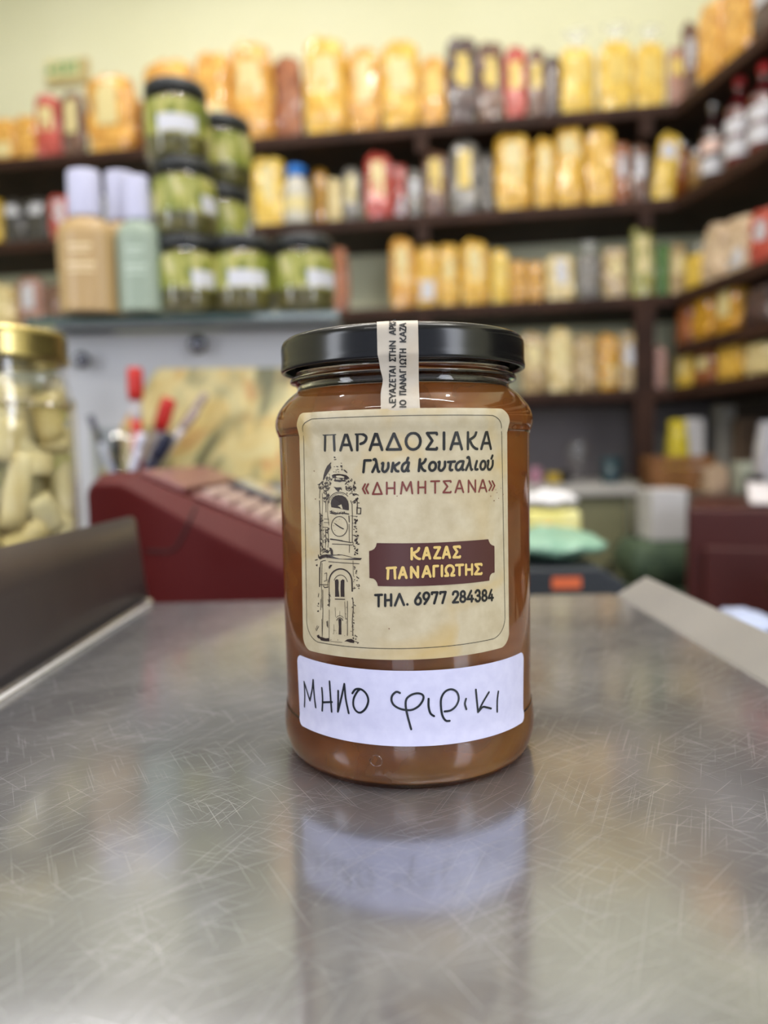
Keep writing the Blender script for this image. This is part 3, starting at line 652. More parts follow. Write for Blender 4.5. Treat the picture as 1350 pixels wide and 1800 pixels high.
# preserve
m, nt, b = nmat('apple_preserve'); m_pres = m
n = tex(nt, 'noise', 26, 4, dist=.8); n2 = tex(nt, 'noise', 9, 2)
nt.links.new(ramp(nt, n.outputs[0], [(.25, srgb((160, 80, 26))), (.5, srgb((198, 122, 58))), (.75, srgb((234, 172, 80)))]), b.inputs['Base Color'])
b.inputs['Transmission Weight'].default_value = .62; b.inputs['Roughness'].default_value = .25; b.inputs['IOR'].default_value = 1.36
ins = [p_ for p_ in inner[::-1] if p_[1] <= .1141]
syr = [(0, .0031)] + [(r + .00012, z - .00002) for r, z in ins if r > .001] + [(.0300, .1142), (0, .1140)]
link('preserve', lathe(syr, 96), m_pres, jar)
# apple pieces
m_app = M('candied_apple', (214, 140, 50), (186, 104, 30), rough=.35, scale=40)
random.seed(3)
for (x, y, z, r) in ((-.016, -.014, .022, .015), (.017, -.012, .020, .0145), (0, .016, .024, .015), (-.017, .008, .052, .0145), (.014, -.014, .054, .015), (.004, .016, .058, .0145), (-.012, -.016, .083, .0135), (.017, .004, .086, .0135), (-.008, .016, .09, .013)):
    bm = bmesh.new(); bmesh.ops.create_icosphere(bm, subdivisions=3, radius=r)
    for v in bm.verts:
        rr_ = sqrt(v.co.x ** 2 + v.co.y ** 2) / r; v.co.z *= .9; v.co.z -= (.35 * r * max(0, 1 - rr_ * 2.2)) * (1 if v.co.z > 0 else -1); v.co *= 1 + .08 * noise.noise(v.co * 120 + Vector((x, y, z)) * 90)
    o = link('apple_piece', bm, m_app, jar, loc=(x, y, z)); o.rotation_euler = (random.uniform(-.6, .6), random.uniform(-.6, .6), random.uniform(0, 3))
# lid
m, nt, b = nmat('black_lid_enamel'); b.inputs['Base Color'].default_value = srgb((8, 8, 12)); b.inputs['Roughness'].default_value = .22; b.inputs['Specular IOR Level'].default_value = .5; m_lid = m
lidp = [(.0368, .1213)] + [(.0372, .1207), (.0378, .1206), (.0383, .1210), (.0384, .1217), (.0382, .1228), (.0381, .1240), (.0381, .1278), (.0379, .1290), (.0374, .1299), (.0366, .1305), (.0358, .1307), (.0350, .1304), (.0344, .1297), (.0338, .1292), (.0330, .1291), (0, .1291), (0, .1281), (.0350, .1281), (.0368, .1270)]
lid = link('lid', lathe(lidp + [lidp[0]], 128), m_lid, jar)
# ---- paper
def M_paper(name, base_, dark, stain, sc=24):
    m, nt, b = nmat(name); a_ = tex(nt, 'noise', sc * 10, 4); c_ = tex(nt, 'noise', sc * 1.6, 3, dist=.6); d_ = tex(nt, 'noise', sc * 45, 2)
    r1 = ramp(nt, a_.outputs[0], [(.3, srgb(dark)), (.7, srgb(base_))]); r2 = ramp(nt, c_.outputs[0], [(.52, (0, 0, 0, 1)), (.72, (1, 1, 1, 1))])
    mx = nt.nodes.new('ShaderNodeMix'); mx.data_type = 'RGBA'; nt.links.new(r1, mx.inputs[6]); mx.inputs[7].default_value = srgb(stain)
    mm = nt.nodes.new('ShaderNodeMath'); mm.operation = 'MULTIPLY'; nt.links.new(r2, mm.inputs[0]); mm.inputs[1].default_value = .8; nt.links.new(mm.outputs[0], mx.inputs[0])
    nt.links.new(mx.outputs[2], b.inputs['Base Color']); b.inputs['Roughness'].default_value = .42
    bump(nt, b, d_.outputs[0], .12, .0002); return m
m_paper = M_paper('aged_label_paper', (198, 186, 158), (182, 168, 138), (192, 162, 98))
m_strip = M_paper('seal_strip_paper', (192, 182, 168), (180, 170, 156), (190, 170, 142))
m_white = M('name_label_paper', (208, 208, 236), (200, 200, 230), rough=.45, scale=300, bmp=.08, bscale=900, bdist=.0002)
m_ink = M('black_ink', (22, 22, 22), rough=.4); m_pen = M('blue_black_pen', (24, 30, 38), rough=.35)
m_rink = M('brick_ink', (112, 48, 42), rough=.4); m_maroon = M('maroon_print', (74, 36, 34), rough=.38); m_gold = M('gold_print', (214, 184, 112), rough=.4); m_tink = M('sepia_ink', (44, 32, 30), rough=.4)
# radial profile of the labels: follow the glass, bridging hollows
def r_label(z): return max(rad(z), .0396) + .00012 if z < .1075 else rad(z) + .00025
def r_strip(z):
    K = [(.1308, .0352), (.1307, .0366), (.1300, .0377), (.1290, .03825), (.1278, .03845), (.1240, .03845), (.1217, .03865), (.1206, .0382), (.119, .0376), (.1165, .0371), (.1140, .0370), (.1115, .0378), (.1090, .0394), (.1070, .0405), (.1040, .0405), (.100, .0402)]
    for (z1, r1), (z0, r0) in zip(K, K[1:]):
        if z0 <= z <= z1: return r0 + (r1 - r0) * (z - z0) / (z1 - z0 + 1e-9)
    return K[0][1] if z > .13 else K[-1][1]
def wrinkle_l(a, z):
    "slight lift and creases of the upper label edge where it rides on the shoulder"
    u = max(0, (z - .092) / .0155); e = math.exp(-((a + .72) / .16) ** 2) + .55 * math.exp(-((a - .55) / .10) ** 2)
    return .00035 * u * e * (1 + sin(a * 38 + z * 300)) + .00012 * max(0, (z - .075) / .03) * (1 + sin(a * 23))
def unproj(px, py, rf, extra=0):
    d = ray(px, py); r = .0397
    for _ in range(4):
        A_ = d.x ** 2 + d.y ** 2; B_ = 2 * (CAM.x * d.x + CAM.y * d.y); C_ = CAM.x ** 2 + CAM.y ** 2 - r * r
        q_ = B_ * B_ - 4 * A_ * C_
        if q_ < 0: q_ = 0
        tt = (-B_ - sqrt(q_)) / (2 * A_); p_ = CAM + d * tt; r = rf(p_.z)
    return atan2(p_.x, -p_.y), p_.z
def place(a, z, rf, off, wr=None):
    r = rf(z) + off + (wr(a, z) if wr else 0); return Vector((r * sin(a), -r * cos(a), z))
def rounded(x0, x1, z0, z1, r, n=6):
    out = []
    for cx, cz, a0 in ((x1 - r, z0 + r, -90), (x1 - r, z1 - r, 0), (x0 + r, z1 - r, 90), (x0 + r, z0 + r, 180)):
        for k in range(n + 1): a = radians(a0 + 90 * k / n); out.append((cx + r * cos(a), cz + r * sin(a)))
    return out
def wrap_poly(name, polys, rf, off, mat, parent, wr=None, cell=.0012, zc=.0015):
    "fill polygons given in (arc length, z) and cut them into small cells so they bend with the jar"
    bm = bmesh.new()
    for poly in polys:
        vs = [bm.verts.new((s_, 0, z)) for s_, z in poly]
        try: bm.faces.new(vs)
        except ValueError: pass
    bmesh.ops.triangulate(bm, faces=bm.faces)
    xs = [v.co.x for v in bm.verts]; zs = [v.co.z for v in bm.verts]
    k = math.floor(min(xs) / cell) + 1
    while k * cell < max(xs):
        bmesh.ops.bisect_plane(bm, geom=list(bm.verts) + list(bm.edges) + list(bm.faces), plane_co=(k * cell, 0, 0), plane_no=(1, 0, 0)); k += 1
    k = math.floor(min(zs) / zc) + 1
    while k * zc < max(zs):
        bmesh.ops.bisect_plane(bm, geom=list(bm.verts) + list(bm.edges) + list(bm.faces), plane_co=(0, 0, k * zc), plane_no=(0, 0, 1)); k += 1
    for v in bm.verts: v.co = place(v.co.x / .0397, v.co.z, rf, off, wr)
    return link(name, bm, mat, parent)
# corners of the labels from the photograph, turned into arc length and height on the jar
def sl(px, py, rf=r_label):
    a, z = unproj(px, py, rf); return (a * .0397, z)
def quadlabel(tl, tr, br, bl, r, n=8):
    "label outline with rounded corners; corners are (s, z)"
    C4 = [Vector(tl), Vector(tr), Vector(br), Vector(bl)]; out = []
    for i in range(4):
        c = C4[i]; p_ = (C4[i - 1] - c).normalized(); q_ = (C4[(i + 1) % 4] - c).normalized()
        for k in range(n + 1):
            t_ = k / n; a_ = c + p_ * r; b_ = c + q_ * r
            out.append(tuple(a_ * (1 - t_) ** 2 + c * 2 * t_ * (1 - t_) * .62 + (a_ + b_) * .5 * 2 * t_ * (1 - t_) * .38 + b_ * t_ ** 2))
    return out
TL, TR, BR, BL = sl(523, 727), sl(894, 719), sl(895, 1134), sl(533, 1140)
front = wrap_poly('paper_label', [quadlabel(TL, TR, BR, BL, .0034)], r_label, .0, m_paper, jar, wrinkle_l)
front['label'] = 'aged beige printed paper label'
WTL, WTR, WBR, WBL = sl(521.5, 1149), sl(921, 1144), sl(923, 1266), sl(525, 1272)
wl = wrap_poly('name_label', [quadlabel(WTL, WTR, WBR, WBL, .0022)], lambda z: max(rad(z), .0395) + .00012, 0, m_white, jar)
wl['label'] = 'white handwritten name label'
# seal strip running over the lid
bm = bmesh.new(); rows = []
zs = [.1308, .1307, .1304, .1300, .1295, .1290, .1284, .1278, .1265, .125, .1235, .1225, .1217, .1211, .1206, .1198, .119, .1178, .1165, .1152, .1140, .1127, .1115, .1102, .109, .1080, .1070, .1060, .105]
yl = lambda z: (663 if z > .121 else 663 + 5 * math.exp(-((z - .1165) / .0028) ** 2) + 3.2 * max(0, min(1, (.121 - z) / .004)))
tp = []
for r_, z in [(.0150, .1293), (.0250, .1293), (.0325, .1293), (.0338, .1295), (.0346, .1301), (.0352, .1308)]: tp.append((r_ + .0001, z))
sA = unproj(663, 600, r_strip)[0]; sB = unproj(735.5, 600, r_strip)[0]
xa, xb = .0384 * sin(sA), .0384 * sin(sB)
for r_, z in tp:
    row_ = []
    for k in range(9):
        x = xa + (xb - xa) * k / 8; row_.append(bm.verts.new((x, -sqrt(max(r_ * r_ - x * x, 0)), z + .0001)))
    rows.append(row_)
for z in zs:
    r_ = r_strip(z); row_ = []
    x0 = xa + (.0006 * (1 - math.exp(-max(0, (.1215 - z)) / .0015)) + .0007 * math.exp(-((z - .1150) / .0022) ** 2) if z < .1215 else 0)
    for k in range(9):
        x = x0 + (xb - x0) * k / 8
        lift = .0006 * math.exp(-((z - .1165) / .003) ** 2) * max(0, 1 - k / 2.2)
        row_.append(bm.verts.new((x, -sqrt(r_ * r_ - x * x) - lift, z)))
    rows.append(row_)
for a_, b_ in zip(rows, rows[1:]):
    for k in range(8): bm.faces.new((a_[k], a_[k + 1], b_[k + 1], b_[k]))
seal = link('seal_strip', bm, m_strip, jar); seal['label'] = 'beige printed paper seal strip over the lid edge'

# ------------------------------------------------------------------ lettering: pen strokes laid on the label surface
def ribbon_polys(pts, wd, wd2=None):
    "stroke -> list of convex polygons (segments and round joints) in the plane"
    out = []; n = len(pts)
    for i in range(n - 1):
        a = Vector(pts[i]); b = Vector(pts[i + 1]); d = b - a
        if d.length < 1e-9: continue
        d.normalize(); nn = Vector((-d.y, d.x)) * (wd / 2)
        out.append([tuple(a + nn), tuple(b + nn), tuple(b - nn), tuple(a - nn)])
    for i, p_ in enumerate(pts):
        out.append([(p_[0] + wd / 2 * cos(2 * pi * k / 8 + .39), p_[1] + wd / 2 * sin(2 * pi * k / 8 + .39)) for k in range(8)])
    return out
def ell(cx, cy, rx, ry, a0=0, a1=360, n=16): return [(cx + rx * cos(radians(a0 + (a1 - a0) * k / n)), cy + ry * sin(radians(a0 + (a1 - a0) * k / n))) for k in range(n + 1)]
def cr(pts, n=5): 
    out = []; P = [pts[0]] + list(pts) + [pts[-1]]
    for i in range(1, len(P) - 2):
        p0, p1, p2, p3 = P[i - 1], P[i], P[i + 1], P[i + 2]
        for k in range(n):
            t = k / n; out.append(tuple(.5 * ((2 * p1[j]) + (-p0[j] + p2[j]) * t + (2 * p0[j] - 5 * p1[j] + 4 * p2[j] - p3[j]) * t * t + (-p0[j] + 3 * p1[j] - 3 * p2[j] + p3[j]) * t ** 3) for j in (0, 1)))
    return out + [pts[-1]]
G = {
 'Π': [[(-.03, 1), (1, 1.02)], [(.12, 1), (.06, 0)], [(.86, 1), (.92, 0)]],
 'Α': [[(0, 0), (.46, 1), (.56, 1), (1, 0)], [(.2, .33), (.8, .33)]],
 'Ρ': [[(.12, 0), (.12, 1)], cr([(0, .98), (.5, 1), (.92, .85), (.96, .68), (.78, .48), (.42, .38)])],
 'Δ': [[(0, .02), (.5, 1), (1, .02), (0, .02)]],
 'Ο': [ell(.5, .5, .5, .5)],
 'Σ': [[(1, .9), (.95, 1), (.04, .98), (.56, .52), (0, .02), (.96, 0), (1, .08)]],
 'Ι': [[(.5, 0), (.5, 1)]],
 'Κ': [[(.08, 0), (.08, 1)], cr([(.9, 1), (.72, .74), (.1, .5)]), cr([(.25, .54), (.5, .22), (.8, .04), (1, 0)])],
 'Η': [[(.08, 0), (.08, 1)], [(.92, 0), (.92, 1)], [(.08, .5), (.92, .5)]],
 'Μ': [[(0, 0), (.14, 1), (.5, .25), (.86, 1), (1, 0)]],
 'Τ': [[(0, 1), (1, 1)], [(.5, 1), (.5, 0)]],
 'Ν': [[(.06, 0), (.06, 1), (.94, 0), (.94, 1)]],
 'Ζ': [[(.05, 1), (.95, 1), (.02, .02), (1, 0)]],
 'Γ': [[(.1, 0), (.1, 1), (1, 1)]],
 'Ω': [[(0, 0), (.32, 0)] + ell(.5, .56, .44, .44, 238, -58, 14) + [(.68, 0), (1, 0)]],
 'Λ': [[(0, 0), (.5, 1), (1, 0)]],
 'Υ': [[(0, 1), (.5, .45), (1, 1)], [(.5, .45), (.5, 0)]],
 'Ε': [[(1, 1), (.08, 1), (.08, 0), (1, 0)], [(.08, .52), (.85, .52)]],
 '.': [[(.5, .02), (.5, .06)]],
 '6': [cr([(.80, 1), (.45, .74), (.08, .38), (.1, .15), (.35, 0), (.65, 0), (.92, .16), (.92, .42), (.68, .6), (.4, .6), (.15, .46)])],
 '9': [cr([(.2, 0), (.55, .26), (.92, .62), (.9, .85), (.65, 1), (.35, 1), (.08, .84), (.08, .58), (.32, .4), (.6, .4), (.85, .54)])],
 '7': [[(.05, .86), (.05, 1), (.95, 1), (.42, 0)]],
 '2': [cr([(.08, .74), (.2, .95), (.5, 1), (.82, .95), (.92, .74), (.8, .52), (.08, .0)]) + [(.95, 0)]],
 '8': [ell(.5, .75, .36, .25), ell(.5, .26, .43, .26)],
 '4': [[(.66, 1), (.05, .24), (.98, .24)], [(.74, .55), (.74, 0)]],
 '3': [cr([(.06, .82), (.28, 1), (.65, 1), (.86, .82), (.78, .58), (.42, .52)]), cr([(.42, .52), (.8, .48), (.94, .24), (.72, .02), (.3, 0), (.04, .18)])],
 '«': [[(.45, .9), (.05, .5), (.45, .1)], [(.95, .9), (.55, .5), (.95, .1)]],
 '»': [[(.05, .9), (.45, .5), (.05, .1)], [(.55, .9), (.95, .5), (.55, .1)]],
 # lower case, x height 1 unless drawn taller
 'λ': [cr([(.02, 1.42), (.2, 1.48), (.36, 1.3), (.8, .12), (.98, .04)]), [(.45, .95), (.0, .0)]],
 'υ': [cr([(.0, .95), (.14, 1), (.14, .6), (.12, .25), (.35, 0), (.65, .05), (.92, .45), (.88, 1)])],
 'κ': [[(.12, 1), (.04, 0)], [(.92, 1), (.14, .5)], cr([(.3, .56), (.6, .1), (.92, .02)])],
 'α': [cr([(.9, 1), (.45, 1), (.08, .7), (.04, .25), (.28, 0), (.6, .12), (.86, .7)]), cr([(.9, 1), (.82, .3), (.86, .04), (1, .04)])],
 'ά': [cr([(.9, 1), (.45, 1), (.08, .7), (.04, .25), (.28, 0), (.6, .12), (.86, .7)]), cr([(.9, 1), (.82, .3), (.86, .04), (1, .04)]), [(.74, 1.55), (.62, 1.22)]],
 'ο': [ell(.5, .5, .46, .5)],
 'τ': [[(.02, .96), (1, 1)], cr([(.48, .98), (.38, .3), (.5, .02), (.74, .04)])],
 'ι': [cr([(.5, 1), (.34, .3), (.45, .03), (.75, .05)])],
 'ύ': [cr([(.0, .95), (.14, 1), (.14, .6), (.12, .25), (.35, 0), (.65, .05), (.92, .45), (.88, 1)]), [(.74, 1.6), (.58, 1.25)]],
}
def letter_strokes(spec, X0, Y0_, sc, base, caph, slant=0, lowh=None, bx=None):
    """spec: (char, x0, x1) in zoom pixels; base: baseline (xa, ya, xb, yb) and caph: cap heights (ha, hb) at the two ends;
    returns strokes as lists of photo pixels"""
    xa, ya, xb, yb = base; out = []
    for ch, x0, x1 in spec:
        for st in G[ch]:
            o_ = []
            for (u, v) in st:
                x = x0 + (x1 - x0) * u; k = (x - xa) / (xb - xa); h = caph[0] + (caph[1] - caph[0]) * k
                if lowh and ch in 'λυκάοταιύ': h *= lowh
                x += slant * v * h; y = ya + (yb - ya) * k - v * h
                o_.append((X0 + x / sc, Y0_ + y / sc))
            out.append(o_)
    return out
def ink(name, strokes, wpx, mat, parent, rf=r_label, off=.00010, wr=None, extra_polys=(), seg=.0010):
    "strokes in photo pixels -> ribbons on the jar surface; wpx stroke width in photo pixels"
    polys = []; mmpx = .198 / F_PX
    def dens(st):
        o_ = [st[0]]
        for a, b in zip(st, st[1:]):
            L_ = math.hypot(b[0] - a[0], b[1] - a[1]); n = max(1, int(L_ / 6))
            for k in range(1, n + 1): o_.append((a[0] + (b[0] - a[0]) * k / n, a[1] + (b[1] - a[1]) * k / n))
        return o_
    for i, st in enumerate(strokes):
        w_ = wpx[i] if isinstance(wpx, (list, tuple)) else wpx
        q = [sl(x, y, rf) for x, y in dens(st)]
        polys += ribbon_polys(q, w_ * mmpx)
    for poly in extra_polys: polys.append([sl(x, y, rf) for x, y in dens(list(poly) + [poly[0]])[:-1]])
    bm = bmesh.new()
    for k, poly in enumerate(polys):
        lift = off + (k % 7) * 2e-6
        vs = [bm.verts.new(place(s_ / .0397, z, rf, lift, wr)) for s_, z in poly]
        try: f = bm.faces.new(vs)
        except ValueError: pass
    bmesh.ops.triangulate(bm, faces=[f for f in bm.faces if len(f.verts) > 4])
    return link(name, bm, mat, parent, smooth=False)
# line 1 (zoom frame 560,740 at 4.0909)
Z1 = 4.0909
T1 = letter_strokes([('Π', 42, 124), ('Α', 160, 240), ('Ρ', 270, 346), ('Α', 370, 458), ('Δ', 492, 592), ('Ο', 628, 732), ('Σ', 776, 850), ('Ι', 886, 916), ('Α', 948, 1028), ('Κ', 1066, 1140), ('Α', 1168, 1234)], 560, 740, Z1, (42, 212, 1234, 200), (116, 122))
# line 2 and 3
T2 = letter_strokes([('Γ', 318, 368), ('λ', 388, 438), ('υ', 452, 502), ('κ', 524, 578), ('ά', 596, 648), ('Κ', 716, 766), ('ο', 790, 842), ('υ', 856, 908), ('τ', 922, 972), ('α', 982, 1040), ('λ', 1058, 1104), ('ι', 1110, 1152), ('ο', 1158, 1196), ('ύ', 1206, 1248)], 560, 740, Z1, (318, 368, 1248, 348), (84, 84), slant=.10, lowh=.74)
T3 = letter_strokes([('«', 316, 360), ('Δ', 390, 456), ('Η', 486, 552), ('Μ', 592, 674), ('Η', 712, 772), ('Τ', 808, 868), ('Σ', 896, 950), ('Α', 982, 1040), ('Ν', 1074, 1130), ('Α', 1152, 1206), ('»', 1222, 1266)], 560, 740, Z1, (390, 528, 1206, 508), (84, 84))
T3 = [[(x, y) for x, y in s] for s in T3]
ink('title_lettering', T1, 4.9, m_ink, front, wr=wrinkle_l)
ink('subtitle_lettering', T2, 4.7, m_ink, front, wr=wrinkle_l)
ink('village_lettering', T3, 3.2, m_rink, front, wr=wrinkle_l)
# banner (zoom frame 630,930 at 5.1923)
Z2 = 5.1923; zz = lambda x, y, X0=630, Y0_=930, s=Z2: (X0 + x / s, Y0_ + y / s)
ban = [(168, 127), (420, 130), (700, 124), (950, 110), (1184, 92)] + [(1190, 112), (1200, 132), (1216, 146), (1240, 154)] + [(1242, 396)] + [(1218, 402), (1204, 418), (1196, 438), (1194, 470)] + [(950, 498), (700, 514), (430, 522), (178, 520)] + [(172, 492), (158, 468), (138, 452), (102, 446)] + [(98, 200)] + [(122, 194), (146, 180), (160, 158), (168, 128)]
bpoly = [sl(*zz(x, y)) for x, y in ban]
wrap_poly('name_banner', [bpoly], r_label, .00009, m_maroon, front, wrinkle_l)
T4 = letter_strokes([('Κ', 480, 560), ('Α', 590, 652), ('Ζ', 690, 744), ('Α', 770, 832), ('Σ', 866, 924)], 630, 930, Z2, (480, 274, 924, 256), (98, 98))
T5 = letter_strokes([('Π', 264, 342), ('Α', 372, 438), ('Ν', 478, 546), ('Α', 586, 656), ('Γ', 682, 724), ('Ι', 744, 776), ('Ω', 790, 872), ('Τ', 888, 952), ('Η', 974, 1038), ('Σ', 1060, 1120)], 630, 930, Z2, (264, 452, 1120, 408), (96, 90))
ink('banner_lettering', T4 + T5, 4.7, m_gold, front, off=.00022, wr=wrinkle_l)
T6 = letter_strokes([('Τ', 154, 216), ('Η', 240, 304), ('Λ', 334, 416), ('.', 440, 454), ('6', 516, 572), ('9', 592, 648), ('7', 668, 724), ('7', 744, 798), ('2', 858, 912), ('8', 926, 978), ('4', 990, 1048), ('3', 1066, 1112), ('8', 1126, 1172), ('4', 1184, 1228)], 630, 930, Z2, (154, 706, 1228, 650), (104, 96))
ink('phone_lettering', T6, 4.4, m_ink, front, wr=wrinkle_l)
# frame line: rounded rectangle between traced corners
FTL, FTR, FBR, FBL = sl(529, 738), sl(886, 731), sl(888, 1117), sl(540, 1124)
fr = quadlabel(FTL, FTR, FBR, FBL, .0048, 8); fr.append(fr[0])
fd = [fr[0]]
for a, b in zip(fr, fr[1:]):
    n = max(1, int(math.hypot(b[0] - a[0], b[1] - a[1]) / .001))
    for k in range(1, n + 1): fd.append((a[0] + (b[0] - a[0]) * k / n, a[1] + (b[1] - a[1]) * k / n))
bm = bmesh.new()
for poly in ribbon_polys(fd, .00016): 
    vs = [bm.verts.new(place(s_ / .0397, z, r_label, .0001, wrinkle_l)) for s_, z in poly]; bm.faces.new(vs)
link('frame_line', bm, m_ink, front, smooth=False)
# tower drawing (zoom frame 540,780 at 4.8649)
Z3 = 4.8649; tz = lambda pts: [(540 + x / Z3, 780 + y / Z3) for x, y in pts]
# upper half in the finer frame (540,780 at 9.0)
fz = lambda pts: [(540 + x / 9.0, 780 + y / 9.0) for x, y in pts]
ST = []; WD_ = []; PO = []
def st(pts, w_=1.0, f=tz): ST.append(f(pts)); WD_.append(w_)
def po(pts, f=tz): PO.append(f(pts))
po([(250, 585), (262, 500), (285, 420), (320, 350), (380, 292), (384, 300), (372, 330), (384, 380), (360, 372), (345, 420), (318, 440), (300, 500), (275, 560)], fz)
po([(425, 205), (450, 205), (455, 225), (430, 228)], fz); po([(430, 248), (465, 240), (465, 255), (432, 258)], fz)
for x, y, w_, h_ in ((425, 358, 22, 12), (465, 352, 34, 18), (535, 300, 20, 14), (530, 340, 34, 30), (480, 398, 26, 16), (416, 440, 22, 12), (455, 408, 20, 14), (448, 442, 24, 12), (492, 440, 22, 14), (545, 395, 20, 26), (540, 372, 24, 12)): po([(x, y), (x + w_, y + 4), (x + w_ - 4, y + h_), (x + 3, y + h_ - 3)], fz)
po([(580, 405), (610, 418), (638, 450), (636, 468), (610, 448), (585, 425)], fz)
po([(392, 500), (430, 482), (500, 476), (570, 484), (625, 498), (660, 530), (672, 556), (640, 548), (600, 540), (520, 540), (450, 540), (405, 545), (400, 525)], fz)
po([(425, 572), (480, 568), (560, 570), (608, 574), (600, 598), (560, 596), (520, 608), (490, 600), (435, 596)], fz)
po([(370, 560), (398, 548), (402, 560), (380, 580)], fz)
po([(420, 680), (470, 690), (540, 688), (530, 710), (512, 725), (498, 760), (488, 728), (462, 730), (440, 700)], fz)
# arch and dark bell opening
st(ell(512, 940, 172, 175, 180, 322, 18), .9, fz); st(ell(512, 950, 150, 165, 200, 300, 12), .5, fz)
po([(375, 940), (385, 895), (410, 850), (450, 820), (500, 812), (560, 818), (612, 850), (645, 900), (660, 960), (662, 1050), (640, 1052), (590, 1042), (540, 1030), (520, 1000), (490, 985), (440, 978), (425, 1004), (385, 1004), (405, 975), (415, 950)], fz)
st([(326, 900), (326, 1140), (340, 1240), (345, 1290)], .7, fz); st([(690, 900), (712, 960), (716, 1150), (714, 1560)], .9, fz); st([(662, 1140), (668, 1240)], 1.3, fz); st([(665, 1270), (668, 1550)], .8, fz); st([(670, 1600), (668, 1720)], .8, fz)
st([(365, 1070), (400, 1080), (380, 1100), (430, 1090), (470, 1098), (500, 1106), (540, 1096), (600, 1104), (660, 1112)], 1.5, fz); st([(365, 1095), (420, 1108), (460, 1115)], 1.4, fz)
st(ell(512, 1308, 128, 158, 0, 360, 28), 1.0, fz)
po([(410, 1242), (450, 1262), (520, 1308), (588, 1346), (572, 1356), (520, 1330), (470, 1296)], fz)
for x, y in ((512, 1195), (460, 1225), (420, 1296), (438, 1372)): po([(x - 6, y - 6), (x + 6, y - 4), (x + 3, y + 7)], fz)
st([(370, 1512), (460, 1522), (560, 1540), (690, 1562)], 1.3, fz); st([(400, 1585), (520, 1590), (620, 1594), (705, 1602)], 1.0, fz); st([(680, 1560), (730, 1560), (728, 1600), (690, 1600)], .7, fz); st([(370, 1500), (560, 1530)], .6, fz)
# pier left
st([(196, 640), (186, 690), (206, 720), (198, 860)], .9, fz); st([(198, 900), (204, 1090), (200, 1330), (206, 1500), (212, 1760)], 1.2, fz); st([(218, 1140), (222, 1260), (218, 1360), (226, 1520)], 1.4, fz)
st([(240, 780), (246, 900), (240, 1100), (246, 1320), (250, 1480), (246, 1740)], .6, fz); st([(300, 700), (310, 820), (296, 930), (300, 1080)], 1.0, fz); st([(240, 600), (200, 640)], 1.2, fz)
st([(270, 1190), (345, 1194)], .7, fz); st([(270, 1245), (345, 1250)], .7, fz); st([(248, 1320), (330, 1325)], .8, fz); st([(290, 1340), (300, 1500), (290, 1640)], .8, fz); st([(330, 1330), (340, 1500), (330, 1640)], .9, fz)
random.seed(11)
def scrib(x0, y0, x1, y1, n, w_=.7, f=fz, s=14):
    for _ in range(n):
        x = random.uniform(x0, x1); y = random.uniform(y0, y1); p_ = [(x, y)]
        for _k in range(random.randint(2, 4)): p_.append((p_[-1][0] + random.uniform(-s, s), p_[-1][1] + random.uniform(-s, s)))
        ST.append(f(p_)); WD_.append(random.uniform(.5, 1.4) * w_)
scrib(195, 600, 380, 700, 34, 1.1); scrib(250, 690, 350, 920, 34, 1.0); scrib(300, 500, 400, 590, 14, 1.1); scrib(600, 560, 780, 720, 30, 1.0); scrib(600, 680, 760, 790, 18, .8); scrib(730, 760, 820, 960, 18, 1.1)
scrib(200, 1100, 232, 1400, 22, 1.0, s=9); scrib(255, 1320, 350, 1560, 30, .9, s=11); scrib(744, 1150, 800, 1760, 60, 1.2, s=9); scrib(205, 1500, 250, 1760, 16, 1.0, s=9); scrib(255, 1640, 350, 1720, 18, 1.1)
scrib(380, 1065, 660, 1115, 14, 1, s=9); scrib(500, 700, 540, 740, 3, .8); scrib(400, 540, 640, 560, 12, 1)
st([(790, 1000), (790, 1110)], 1.5, fz); st([(800, 1015), (850, 1018), (846, 1110), (808, 1108)], 1.3, fz); st([(690, 1140), (800, 1150)], .6, fz); st([(716, 1255), (780, 1260)], .5, fz)
st([(790, 860), (796, 1000)], 1.2, fz); po([(725, 685), (760, 672), (780, 690), (775, 708), (740, 698)], fz); po([(765, 860), (790, 870), (790, 900), (765, 890)], fz); po([(795, 1580), (830, 1578), (826, 1596), (796, 1598)], fz)
po([(350, 1640), (385, 1650), (408, 1690), (410, 1760), (375, 1750), (370, 1700)], fz)
# lower half (coarse frame)
po([(95, 972), (130, 950), (170, 945), (185, 958), (200, 962), (270, 945), (320, 952), (370, 968), (400, 974), (470, 978), (455, 994), (420, 990), (370, 992), (320, 984), (260, 986), (190, 976), (150, 972), (110, 990)])
st([(90, 990), (70, 996)], 1.2)
st([(118, 1010), (140, 1000), (158, 998)], 1.0); st([(185, 1008), (300, 1018), (445, 1026)], .9); st([(118, 1010), (112, 1060), (106, 1220)], 1.2); st([(128, 1020), (124, 1240), (128, 1400)], .8); st([(108, 1060), (108, 1220)], 2.0); st([(393, 1000), (396, 1130)], .6)
po([(185, 1050), (200, 1034), (216, 1036), (205, 1052), (192, 1070), (186, 1066)]); po([(74, 1036), (90, 1030), (88, 1048), (78, 1044)])
